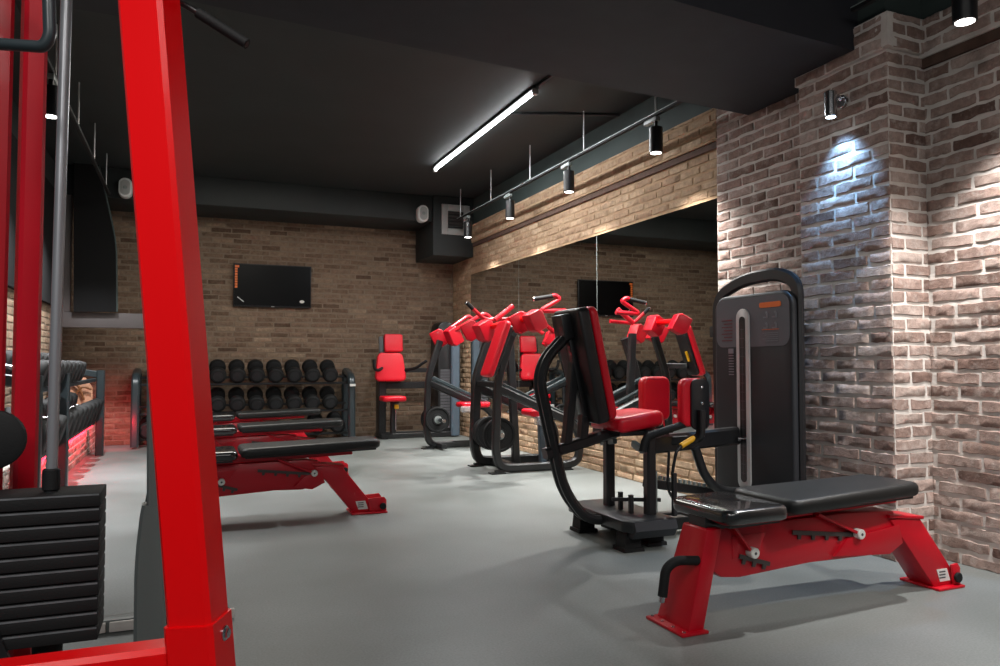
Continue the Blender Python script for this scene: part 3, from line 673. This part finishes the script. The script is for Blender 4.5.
# ------------------------------------------------------------------ plate-loaded machines
def cframe(y, w=.06, d=.075, dx=0):
    bm = nb()
    rtube(bm, fillet([(2.745 + dx, y, 1.26), (2.605 + dx, y, .86), (2.58 + dx, y, .2), (2.62 + dx, y, .04 + .02), (2.75 + dx, y, .045), (3.3, y, .045), (3.42, y, .08), (3.45, y, .3), (3.36, y, .44), (2.62 + dx, y, .76)], .13, 7), d, w, (0, 1, 0), .014)
    return bm
def foot(bm, x, y): prism(bm, [(x - .09, y - .05), (x + .05, y - .04), (x + .05, y + .04), (x - .09, y + .05)], 2, 0, .012); box(bm, (x, y, .022), (.08, .05, .02))
def pivot(bm, c, a, s=(.16, .12, .21)):
    vs = cushion(bm, [(-s[0] / 2, -s[2] * .3), (-s[0] * .28, -s[2] / 2), (s[0] / 2, -s[2] / 2), (s[0] / 2, s[2] * .34), (s[0] * .3, s[2] / 2), (-s[0] / 2, s[2] / 2)], -s[1] / 2, s[1] / 2, 1, .012)
    xf(bm, vs, Matrix.Translation(c) @ Matrix.Rotation(a, 4, 'Z') @ Matrix.Rotation(R(-28), 4, 'Y'))
def grip(parent, a, b):
    bm = nb(); tube(bm, [a, b], .02, 12); o = obj('hand_grip', bm, 'rub', parent)
    bm = nb(); d = (Vector(a) - Vector(b)).normalized(); cyl(bm, Vector(a) + d * .001, Vector(a) + d * .014, .021, 12); obj('grip_end', bm, 'chrome', o)
# far machine, single frame
t = thing('row_machine', 'black plate-loaded machine with single curved frame and red arms, farther back beside the dark tower', 'exercise machine', (2.9, 8.55, 0), 0, 'plate-loaded machines along the mirror')
obj('main_frame', cframe(8.55), 'blk', t)
bm = nb(); foot(bm, 2.62, 8.55); foot(bm, 3.3, 8.55); obj('foot_plate', bm, 'blk', t)
bm = nb(); rtube(bm, [(3.3, 8.2, .045), (3.3, 8.9, .045)], .07, .06, (0, 0, 1)); rtube(bm, [(2.72, 8.3, .045), (2.72, 8.8, .045)], .06, .05, (0, 0, 1)); obj('cross_tube', bm, 'blk', t)
for sy in (-1, 1):
    bm = nb(); pivot(bm, (2.77 + (.1 if sy < 0 else 0), 8.55 + sy * .12, 1.29 + (.02 if sy < 0 else 0)), sy * R(-18)); pv = obj('pivot_housing', bm, 'redd', t)
    bm = nb(); tube(bm, fillet([(2.86, 8.55 + sy * .16, 1.37), (3.2, 8.55 + sy * .28, 1.58), (3.28, 8.55 + sy * .28, 1.52)], .05), .024, 12); la = obj('lever_arm', bm, 'redd', t)
    grip(la, (3.38, 8.55 + sy * .28, 1.44), (3.28, 8.55 + sy * .28, 1.52))
    bm = nb(); rtube(bm, [(2.62, 8.55 + sy * .1, .83), (3.3, 8.55 + sy * .14, .52)], .04, .05, (0, 1, 0)); sl = obj('slanted_bar', bm, 'rack', t)
    bm = nb(); cyl(bm, (2.7, 8.55 + sy * .02, .34), (2.7, 8.55 + sy * .3, .34), .024, 14); obj('plate_horn', bm, 'chrome', t)
bm = nb(); cushion(bm, rrect(.36, .3, .06, 5, 3.12, 8.45), .48, .54, 2, .022); se = obj('seat', bm, 'redv', t, 60)
bm = nb(); rtube(bm, [(3.15, 8.47, .045), (3.13, 8.46, .48)], .06, .06, (0, 1, 0)); obj('seat_post', bm, 'blk', se)
bm = nb(); cushion(bm, rrect(.2, .1, .03, 4, 3.02, 8.3), .43, .5, 2, .02); obj('plastic_wrap', bm, 'wrap', se)
# nearer machine, twin frames with slanted pad between
t = thing('press_machine', 'black twin-frame plate-loaded machine with slanted red pad and red cranked handles', 'exercise machine', (2.9, 6.67, 0), 0, 'plate-loaded machines along the mirror')
obj('side_frame', cframe(6.95, .075, .09), 'blk', t); obj('side_frame', cframe(6.4), 'blk', t)
bm = nb()
for y in (6.95, 6.4): foot(bm, 2.62, y); foot(bm, 3.3, y)
obj('foot_plate', bm, 'blk', t)
bm = nb(); rtube(bm, [(3.3, 6.4, .05), (3.3, 6.95, .05)], .07, .06, (0, 0, 1)); rtube(bm, [(2.78, 6.4, .05), (2.78, 6.95, .05)], .07, .06, (0, 0, 1)); rtube(bm, [(2.62, 6.4, .8), (2.62, 6.95, .8)], .06, .05, (0, 0, 1)); obj('cross_tube', bm, 'blk', t)
bm = nb(); rtube(bm, [(2.9, 6.67, .05), (2.83, 6.67, 1.3)], .07, .06, (0, 1, 0)); obj('rear_upright', bm, 'blk', t)
heads = ((aY(471, 331, 7.0), -18, .95), (aY(485, 331, 6.62), 14, .95), (aY(520, 323, 6.33), -14, .95), (aY(535, 321, 5.95), 12, .9))
for c, a, k in heads:
    bm = nb(); pivot(bm, tuple(c), R(a), (.17 * k, .13 * k, .2 * k)); obj('pivot_housing', bm, 'redd', t)
bm = nb(); tube(bm, [heads[1][0] + V(.02, 0, .03), heads[2][0] + V(0, 0, .03), heads[3][0] + V(0, 0, .03)], .026, 12); obj('pivot_shaft', bm, 'red', t)
bm = nb(); rtube(bm, [(2.72, 6.93, 1.2), heads[0][0]], .06, .05, (0, 1, 0)); rtube(bm, [(2.74, 6.4, 1.24), heads[2][0]], .06, .05, (0, 1, 0)); rtube(bm, [(2.6, 6.4, .97), (2.5, 6.2, .97)], .04, .05, (0, 0, 1)); obj('bracket', bm, 'blk', t)
bm = nb(); tube(bm, fillet([aY(512, 319, 6.9), aY(485, 320, 6.9), aY(470, 306, 6.9)], .06), .019, 12); la = obj('lever_arm', bm, 'redd', t)
grip(la, aY(467, 303, 6.9), aY(473, 309, 6.9))
bm = nb(); tube(bm, [aY(495, 320, 6.8), aY(513, 306, 6.8)], .026, 12); obj('lever_arm', bm, 'redd', t)
bm = nb(); tube(bm, fillet([aY(566, 311, 6.3), aY(540, 311, 6.3), aY(560, 299, 6.3), aY(555, 295.5, 6.3), aY(552, 296, 6.3)], .05), .021, 12); la = obj('lever_arm', bm, 'redd', t)
grip(la, aY(534, 299, 6.3), aY(553, 296, 6.3))
def tp(bm, vs, px, py, pz, a): xf(bm, vs, Matrix.Translation((px, py, pz)) @ Matrix.Rotation(a, 4, 'Y'))
an = math.atan2(.185, .5)
bm = nb(); vs = cushion(bm, rrect(.22, .52, .04, 5, 0, .26), -.065, -.01, 0, .02); tp(bm, vs, 2.435, 6.17, .865, an); pd = obj('chest_pad', bm, 'redv', t, 60)
bm = nb(); vs = cushion(bm, rrect(.17, .48, .04, 5, 0, .26), -.01, .02, 0, .008); tp(bm, vs, 2.435, 6.17, .865, an); obj('pad_board', bm, 'blk', pd)
bm = nb(); vs = box(bm, (.028, -.02, .22), (.012, .025, .1)); tp(bm, vs, 2.435, 6.17, .865, an); obj('yellow_adjuster', bm, 'yellow', pd)
bm = nb(); cushion(bm, rrect(.32, .3, .06, 5, 3.16, 6.67), .49, .555, 2, .022); se = obj('seat', bm, 'redv', t, 60)
bm = nb(); rtube(bm, [(3.18, 6.67, .05), (3.16, 6.67, .49)], .06, .06, (0, 1, 0)); obj('seat_post', bm, 'slate', se)
bm = nb(); cushion(bm, rrect(.16, .14, .03, 4, 3.12, 6.52), .41, .5, 2, .02); obj('plastic_wrap', bm, 'wrap', se)
for y, sy in ((6.95, -1),):
    bm = nb(); cyl(bm, (2.69, y, .33), (2.69, y - .45 if y > 6.5 else y + .05, .33), .024, 14); obj('plate_horn', bm, 'chrome', t)
bm = nb(); rtube(bm, [(2.62, 6.5, .83), (3.35, 6.5, .5)], .035, .05, (0, 1, 0)); rtube(bm, [(2.62, 6.85, .83), (3.35, 6.85, .5)], .035, .05, (0, 1, 0)); obj('slanted_bar', bm, 'rack', t)
# weight plates on the horns
def plate_mesh(r, th):
    bm = nb(); lathe(bm, [(.026, 0), (r * .42, 0), (r * .46, th * .3), (r * .82, th * .3), (r * .86, 0), (r * .97, 0), (r, .004), (r, th - .004), (r * .97, th), (r * .86, th), (r * .82, th * .7), (r * .46, th * .7), (r * .42, th), (.026, th)], (0, 0, 0), (0, -1, 0), 32)
    return bm
def plate(loc, r, th, label):
    t = thing('weight_plate', label, 'weight plate', loc, 0, 'weight plates on the machines')
    obj('plate_disc', plate_mesh(r, th), 'rub', t, world=False)
    bm = nb(); lathe(bm, [(.027, 0), (.044, 0), (.046, .002), (.044, .004), (.027, .004)], (0, -th - .0005, 0), (0, -1, 0), 20); obj('hub_ring', bm, 'greym', t, world=False)
    return t
plate((2.7, 8.53 - .02, .34), .15, .035, 'black weight plate on the farther plate-loaded machine, low beside its frame')
plate((2.7, 8.53 + .16, .34), .15, .035, 'black weight plate partly hidden behind the frame of the farther plate-loaded machine')
for i, n in enumerate(('innermost of three black weight plates between the twin frames', 'middle of three black weight plates between the twin frames', 'front one of three black weight plates between the twin frames')):
    plate((2.69, (6.9, 6.82, 6.6)[i], .33), (.15, .16, .16)[i], .04, n)

# ------------------------------------------------------------------ selectorised machine against the back wall
t = thing('back_press_machine', 'black machine with red headrest, backrest and small seat against the back wall', 'exercise machine', (2.5, 9.9, 0))
bm = nb(); rtube(bm, [(2.39, 10.0, .03), (2.39, 10.0, .98)], .1, .17, (0, 1, 0), .01); rtube(bm, [(2.52, 9.86, .03), (2.52, 9.86, .52)], .07, .07, (0, 1, 0), .01); obj('column', bm, 'blk', t)
bm = nb(); rtube(bm, [(2.45, 10.0, .7), (3.2, 10.0, .7)], .06, .09, (0, 0, 1)); rtube(bm, [(2.55, 10.05, .9), (3.2, 10.05, .9)], .05, .06, (0, 0, 1)); obj('cross_beam', bm, 'blk', t)
bm = nb()
for y in (9.85, 10.12): rtube(bm, [(2.35, y, .04), (3.35, y, .04)], .06, .06, (0, 0, 1))
rtube(bm, [(2.4, 9.8, .03), (2.4, 10.2, .03)], .08, .05, (0, 0, 1)); obj('floor_rail', bm, 'blk', t)
bm = nb()
vs = cushion(bm, rrect(.43, .38, .07, 5, 0, .19), -.07, 0, 1, .025)
for v in vs: v.co.x *= 1 - .22 * (v.co.z / .38)
xf(bm, vs, Matrix.Translation((2.48, 9.88, .75)) @ Matrix.Rotation(R(-8), 4, 'X')); obj('backrest_pad', bm, 'redv', t, 60)
bm = nb(); vs = cushion(bm, rrect(.25, .24, .03, 5, 0, .12), -.065, 0, 1, .02); xf(bm, vs, Matrix.Translation((2.53, 9.93, 1.14)) @ Matrix.Rotation(R(-8), 4, 'X')); obj('head_pad', bm, 'redv', t, 60)
bm = nb(); vs = box(bm, (0, .02, .3), (.28, .03, .62)); xf(bm, vs, Matrix.Translation((2.49, 9.89, .75)) @ Matrix.Rotation(R(-8), 4, 'X')); bevel(bm, .01); obj('back_shell', bm, 'shell', t)
bm = nb(); cushion(bm, [(2.32, 9.6), (2.4, 9.56), (2.48, 9.6), (2.56, 9.56), (2.63, 9.6), (2.63, 9.84), (2.32, 9.84)], .5, .57, 2, .025); se = obj('seat', bm, 'redv', t, 60)
bm = nb(); rtube(bm, [(2.52, 9.83, .46), (2.52, 9.68, .485)], .06, .03, (0, 0, 1)); obj('seat_arm', bm, 'blk', se)
bm = nb(); lathe(bm, [(.02, 0), (.03, .01), (.03, .05), (.02, .06)], (2.52, 9.69, .4), (0, 0, 1), 14); obj('yellow_knob', bm, 'yellow', se)
for pts in ([(2.42, 9.95, .95), (2.28, 9.7, .9), (2.21, 9.62, .92), (2.2, 9.6, 1.04)], [(2.6, 9.95, .88), (2.78, 9.7, .93), (2.86, 9.62, 1.0), (2.9, 9.6, 1.03)]):
    bm = nb(); tube(bm, fillet(pts, .05), .02, 12); obj('press_handle', bm, 'rub', t)
bm = nb(); cyl(bm, (2.545, 9.815, .12), (2.545, 9.815, .42), .01, 10); obj('adjuster_rod', bm, 'chrome', t)
bm = nb(); prism(bm, rrect(.22, 1.54, .1, 7, 3.25, .79), 1, 9.86, 10.2); bevel(bm, .015, 2); tw = obj('weight_tower', bm, 'shell', t)
bm = nb(); rtube(bm, [(3.37, 9.82, .02), (3.37, 9.82, 1.36)], .12, .08, (0, 1, 0), .02); obj('tower_column', bm, 'slate', t)
bm = nb()
for i in range(20): bx(bm, 3.17, 3.31, 9.855, 9.862, .12 + i * .04, .152 + i * .04)
obj('stack_plates', bm, 'ink', tw)

# ------------------------------------------------------------------ dumbbells and racks
def make_dumbbell(r, L, gap, label):
    t = thing('dumbbell', label, 'dumbbell', (0, 0, 0))
    for s in (-1, 1):
        bm = nb(); a = s * gap / 2; h = s * (L - gap) / 2
        prof = [(r * .55, 0), (r * .86, .1), (r, .3), (r, .78), (r * .93, .93), (r * .8, 1)]
        lathe(bm, [(q, k * abs(h)) for q, k in prof], (0, a, 0), (0, s, 0), 20); hd = obj('dumbbell_head', bm, 'rub', t, world=False)
        bm = nb(); lathe(bm, [(r * .62, 0), (r * .62, .002)], (0, a + h, 0), (0, s, 0), 18); obj('end_disc', bm, 'rubtop', hd, world=False)
    bm = nb(); cyl(bm, (0, -gap / 2 - .01, 0), (0, gap / 2 + .01, 0), .017, 12); obj('handle', bm, 'chrome', t, world=False)
    return t
ORD = ['first', 'second', 'third', 'fourth', 'fifth', 'sixth', 'seventh', 'eighth', 'ninth', 'tenth', 'eleventh', 'twelfth', 'thirteenth', 'fourteenth', 'fifteenth']
# rack on the back wall: spans X -.62 .. 2.06
t = thing('dumbbell_rack', 'dark steel three-tier dumbbell rack standing against the back brick wall', 'dumbbell rack', (.7, 10.1, 0))
for x in (-.56, 1.965):
    bm = nb(); rtube(bm, fillet([(x, 10.28, .02), (x, 10.28, .86), (x, 10.24, .9), (x, 9.95, .84), (x, 9.86, .78), (x, 9.82, .02)], .09), .075, .09, (1, 0, 0), .02); up = obj('upright', bm, 'rack', t)
    if x < 0: continue
    bm = nb(); bx(bm, x - .037, x + .037, 9.765, 9.775, .70, .73); obj('white_label', bm, 'paper', up)
tiers = [(.79, R(22)), (.44, R(22)), (.13, R(14))]
for z, a in tiers:
    bm = nb()
    for dy in (-.1, .1): rtube(bm, [(-.55, 10.05 + dy, z - .01 + dy * math.tan(a)), (1.95, 10.05 + dy, z - .01 + dy * math.tan(a))], .03, .03, (0, 0, 1))
    obj('tier_rail', bm, 'blk', t)
proto = make_dumbbell(.098, .36, .14, '')
first = True
for k, (z, a) in enumerate(tiers):
    xs = [1.705 - .2265 * i for i in range(11)]
    if k == 2: xs = [1.80, 1.55, -.43]
    for i, x in enumerate(xs[:10]):
        o = proto if first else dup(proto); first = False
        o.location = (x, 10.05, z + .108); o.rotation_euler = (a, 0, 0)
        o['group'] = ('dumbbells on the top tier of the back rack', 'dumbbells on the middle tier of the back rack', 'dumbbells on the bottom tier of the back rack')[k]
        if k < 2: o['label'] = 'black dumbbell, %s from right end, %s tier of back rack' % (ORD[i], ('top', 'middle')[k])
        else: o['label'] = ('black dumbbell at the right end of the bottom tier of the back rack', 'black dumbbell next to the right end dumbbell on the bottom tier of the back rack', 'black dumbbell at the left end of the bottom tier of the back rack')[i]
        if k == 2: o.location.z = z + .10
# rack along the left wall
t = thing('dumbbell_rack', 'dark steel dumbbell rack along the left wall, lit red from below', 'dumbbell rack', (-1.0, 7.5, 0))
for y in (5.45, 6.63, 9.3):
    bm = nb(); rtube(bm, [(-.87, y, 0), (-.87, y, .92)], .08, .075, (0, 1, 0), .012); obj('upright', bm, 'rack', t)
    bm = nb(); rtube(bm, [(-.88, y, .87), (-1.33, y, .95)], .05, .07, (0, 0, 1)); rtube(bm, [(-1.33, y, .362), (-1.33, y, .98)], .05, .05, (0, 1, 0)); obj('end_arm', bm, 'rack', t)
for z, dx in ((.815, 0), (.36, 0)):
    bm = nb(); a = R(16)
    for q in (-.0, -.2): rtube(bm, [(-.93 + q, 5.45, z - q * math.tan(a) * 1), (-.93 + q, 9.3, z - q * math.tan(a))], .03, .04, (0, 0, 1))
    obj('tier_rail', bm, 'rack', t)
bm = nb(); bx(bm, -1.34, -1.1, 5.45, 9.3, .575, .595); obj('middle_shelf', bm, 'rack', t)
bm = nb(); bx(bm, -.955, -.935, 5.5, 9.25, .322, .332); obj('led_strip', bm, 'ledred', t)
pl_ = make_dumbbell(.09, .34, .13, ''); pb2 = make_dumbbell(.122, .36, .13, ''); first = True; first2 = True
for k, (z, ys, nm) in enumerate(((.815, [7.72 - .225 * i for i in range(10)], 'top'), (.36, [9.1 - .33 * i for i in range(11)], 'lower'))):
    for i, y in enumerate(ys):
        if k == 0: o = pl_ if first else dup(pl_); first = False
        else: o = pb2 if first2 else dup(pb2); first2 = False
        z = z + (.03 if k and i == 0 else 0)
        o.location = (-1.02, y, z + .148); o.rotation_euler = (R(16), 0, R(90) * 1)
        o.rotation_euler = (Matrix.Rotation(R(90), 3, 'Z') @ Matrix.Rotation(R(16), 3, 'X')).to_euler()
        o['group'] = 'dumbbells on the %s tier of the left rack' % nm
        o['label'] = 'dusty black dumbbell, %s from far end, %s tier of left rack' % (ORD[i], nm)
l = area((-.945, 7.4, .318), (-.945, 7.4, 0), 26, .03, 3.7, (1, .015, .04)); l.rotation_euler = (0, R(38), 0); l.data.spread = R(120)
l = area((-.8, 9.45, .34), (-.8, 10.3, .1), 3.5, .4, .03, (1, .015, .04)); l.data.spread = R(110)
# tan bag on the shelf of the left rack
c = V(-1.17, 9.8, .362)
t = thing('leather_bag', 'tan leather bag with brown straps on the brick ledge behind the left rack', 'bag', tuple(c))
bm = nb(); vs = cushion(bm, [(-.18, 0), (.18, 0), (.17, .36), (.1, .47), (-.14, .5), (-.18, .3)], -.08, .08, 1, .03); xf(bm, vs, Matrix.Translation(c) @ Matrix.Rotation(R(8), 4, 'Z')); obj('bag_body', bm, 'leather', t, 60)
bm = nb(); tube(bm, fillet([c + V(-.16, -.1, .3), c + V(-.08, -.12, .43), c + V(.04, -.12, .4), c + V(.1, -.1, .22)], .08), .014, 8); obj('strap', bm, 'strap', t)
bm = nb(); tube(bm, fillet([c + V(.0, -.11, .26), c + V(.08, -.12, .38), c + V(.17, -.1, .34)], .05), .012, 8); obj('strap', bm, 'strap', t)
# ------------------------------------------------------------------ big red cable machine in the foreground
D = 1.25
t = thing('cable_machine', 'tall glossy red cable machine frame in the left foreground with weight stack', 'exercise machine', (-.1, 1.4, 0))
pb_ = aD(200, 640, D); ptp = aD(149.5, 0, D); dr = (ptp - pb_).normalized()
low = pb_ - dr * (pb_.z / dr.z); high = pb_ + dr * ((2.3 - pb_.z) / dr.z)
upv = V(math.sin(R(-27)), -math.cos(R(-27)), 0)
bm = nb(); mid = pb_ + dr * .03
rtube(bm, [mid, high], .074, .074, upv, .007); po = obj('slanted_post', bm, 'red', t)
bm = nb(); rtube(bm, [low, mid + dr * .006], .082, .082, upv, .007); rtube(bm, [low + V(0, 0, .0), low + V(0, 0, .04)], .16, .16, upv, .01); obj('post_sleeve', bm, 'red', po)
rgt = upv.cross(V(0, 0, 1)); rgt = rgt if rgt.x > 0 else -rgt
bc = aD(227, 633, D) ; bm = nb()
for q in (-.0,): cyl(bm, bc - rgt * .012, bc + rgt * .004, .0085, 6, .001); cyl(bm, bc - rgt * .012, bc - rgt * .001, .0125, 16, .001)
obj('bolt', bm, 'chrome', po)
a = aD(186, 655, D + .01)
bm = nb(); rtube(bm, [a, (a.x - .75, a.y + .0, a.z)], .06, .05, (0, 0, 1), .008); obj('cross_beam', bm, 'red', t)
# upright tubes
for u, w in ((-10, .05), (27, .041)):
    p1 = aD(u + 2, 250, 1.5); bm = nb(); rtube(bm, [(p1.x, p1.y, 0.02), (p1.x, p1.y, 2.3)], w, .05, V(.35, -1, 0).normalized(), .007); obj('upright', bm, 'redd', t)
p1 = aD(18, 250, 1.52); bm = nb(); tube(bm, [(p1.x, p1.y, .6), (p1.x, p1.y, 2.3)], .004, 8); tube(bm, [(p1.x + .014, p1.y, .6), (p1.x + .014, p1.y, 2.3)], .003, 8); obj('cable', bm, 'blk', t)
# weight stack
yst = 1.53
e1 = aY(100.5, 492, yst); zt = e1.z; zb = aY(100.5, 640, yst).z
n = 10; hgt = (zt - zb) / n; sw = .34
ws = None
for i in range(n):
    bm = nb(); bx(bm, e1.x - sw, e1.x, yst, yst + .11, zb + i * hgt + .001, zb + (i + 1) * hgt - .0015); bevel(bm, .0018, 2); sp_ = obj('stack_plate', bm, 'rub', t); bm = nb(); bx(bm, e1.x - sw + .002, e1.x - .002, yst - .0006, yst + .002, zb + (i + 1) * hgt - .0055, zb + (i + 1) * hgt - .0025); obj('edge_highlight', bm, 'edge', sp_)  # pale strip stands in for the highlight on each plate's top edge
bm = nb(); prism(bm, [(e1.x - .26, zt + .001), (e1.x - .235, zt), (e1.x - .13, zb - .01), (e1.x - .155, zb - .01)], 1, yst - .012, yst - .002); obj('selector_cord', bm, 'blk', t)
gy = yst + .05; g1 = aY(51, 490, gy); gx = g1.x; g2 = aY(66.5, 0, gy); tx = (g2.x - g1.x) / (g2.z - g1.z)
bm = nb(); 
for q in (0, -.16): cyl(bm, (gx + q - tx * (g1.z - zb + .3), gy, zb - .3), (gx + q + tx * (2.3 - g1.z), gy, 2.3), .0095, 18)
obj('guide_rod', bm, 'rod', t)
bm = nb(); cyl(bm, (gx, gy, zt), (gx, gy, zt + .04), .0145, 18); cyl(bm, (gx - .16, gy, zt), (gx - .16, gy, zt + .04), .0145, 18); obj('rod_bushing', bm, 'rub', t)
bm = nb()
for q in (0, -.16): cyl(bm, (gx + q, gy, zb - .3), (gx + q, gy, zb), .024, 18)
obj('rubber_bumper', bm, 'rub', t)
bm = nb(); bx(bm, e1.x - .4, e1.x - .02, yst + .01, yst + .1, zb - .36, zb - .3); bx(bm, e1.x - .4, e1.x - .33, yst + .01, yst + .1, 0, zb - .3); bx(bm, e1.x - .09, e1.x - .02, yst + .01, yst + .1, 0, zb - .3); bevel(bm, .005); obj('stack_base', bm, 'red', t)
# head beam out of view joining posts and rods
bm = nb(); rtube(bm, [(high.x, high.y, 2.3), (p1.x - .3, p1.y, 2.3)], .08, .08, (0, 0, 1)); rtube(bm, [(gx, gy, 2.3), (gx - .3, gy, 2.3)], .06, .07, (0, 0, 1)); rtube(bm, [(high.x - .2, 1.3, 2.3), (high.x - .2, 1.7, 2.3)], .06, .07, (0, 0, 1)); obj('head_beam', bm, 'red', t)
bm = nb(); pc = aD(-8, 440, 1.36); lathe(bm, [(.006, -.014), (.046, -.014), (.053, -.01), (.05, -.002), (.05, .002), (.053, .01), (.046, .014), (.006, .014)], pc, (0, -1, 0), 28); pu = obj('pulley', bm, 'rub', t)
bm = nb(); cyl(bm, pc + V(0, -.02, 0), pc + V(0, .16, 0), .009, 10); obj('pulley_axle', bm, 'chrome', pu)
# hanging loop handle at the top left
bm = nb(); tube(bm, fillet([aD(-60, 40, 1.2), aD(44, 47, 1.2), aD(50, 36, 1.2), aD(48, -30, 1.2), aD(30, -80, 1.2), aD(-50, -120, 1.2)], .03), .0095, 12)
o = obj('loop_handle', bm, 'rack'); tag(o, 'dark tubular loop handle cut by the top left corner of the view', 'handle')
# pulldown bar
t = thing('pulldown_bar', 'black pulldown bar end with rubber grip poking out beside the red post', 'bar', tuple(aD(200, 10, 1.32)))
bm = nb(); tube(bm, fillet([aD(247, 44.5, 1.32), aD(183, 3, 1.32), aD(130, -20, 1.34), aD(-60, -60, 1.42)], .06), .0055, 10); obj('bar', bm, 'blk', t)
bm = nb(); tube(bm, [aD(247, 44, 1.32), aD(198, 13, 1.32)], .0095, 12); obj('grip', bm, 'rub', t)
# grey machine upright behind the post
y = 2.62
def gp(u, v): p = aY(u, v, y); return (p.x, y, p.z)
t = thing('steel_stand', 'grey steel machine leg half hidden behind the slanted red post', 'machine stand', (aY(150, 640, y).x, y, 0))
bm = nb(); rtube(bm, [gp(155, 505), gp(155, 300)], .045, .06, (0, 1, 0), .006); o1 = obj('upright', bm, 'greym', t)
bm = nb(); q1 = gp(150, 660)
rtube(bm, fillet([gp(158, 505), gp(156, 515), gp(151, 560), (q1[0], y, .0)], .08), .09, .08, (0, 1, 0), .01); obj('leg', bm, 'greym', t)
bm = nb(); p = gp(160, 580); rtube(bm, [(p[0] + .02, y + .06, 0), (p[0] + .03, y + .05, .5)], .05, .05, (0, 1, 0)); obj('rear_leg', bm, 'blk', t)
bm = nb(); p = gp(146, 508); cyl(bm, (p[0] - .012, y, p[2]), (p[0] + .03, y, p[2]), .009, 8); obj('bolt', bm, 'blk', t)

# ------------------------------------------------------------------ unseen fill lights and world
area((.9, -.9, 3.1), (.9, .6, 0), 60, 2.2, 1.6, (1, .97, .93))  # front fill added behind the camera, without a fixture
area((-.6, .2, 3.1), (-.15, 1.5, 1.2), 30, .6, .6, (1, .96, .92))  # small added fill for the red machine from the front left
spot((-.95, -.5, 2.3), (-.03, 1.37, .9), 70, 44, 1, (1, .97, .95), .2)  # unseen spot added to brighten the slanted red post
spot((2.9, .4, 3.0), (3.5, 2.2, .3), 300, 66, 1)  # unseen spot added to brighten the lower part of the near wall
area((.6, 7.2, 3.15), (.6, 7.4, 0), 85, 1.2, 2.4, (1, .95, .86))  # unseen fill over the back of the room, without a fixture
W = bpy.data.worlds.new('dim_room'); S.world = W; W.use_nodes = True
W.node_tree.nodes['Background'].inputs['Color'].default_value = (.8, .88, 1, 1); W.node_tree.nodes['Background'].inputs['Strength'].default_value = .11
S.view_settings.view_transform = 'Standard'; S.view_settings.exposure = 0.0
S.cycles.use_denoising = True
S.cycles.max_bounces = 8; S.cycles.diffuse_bounces = 4; S.cycles.glossy_bounces = 5; S.cycles.transparent_max_bounces = 8
S.cycles.sample_clamp_indirect = 6
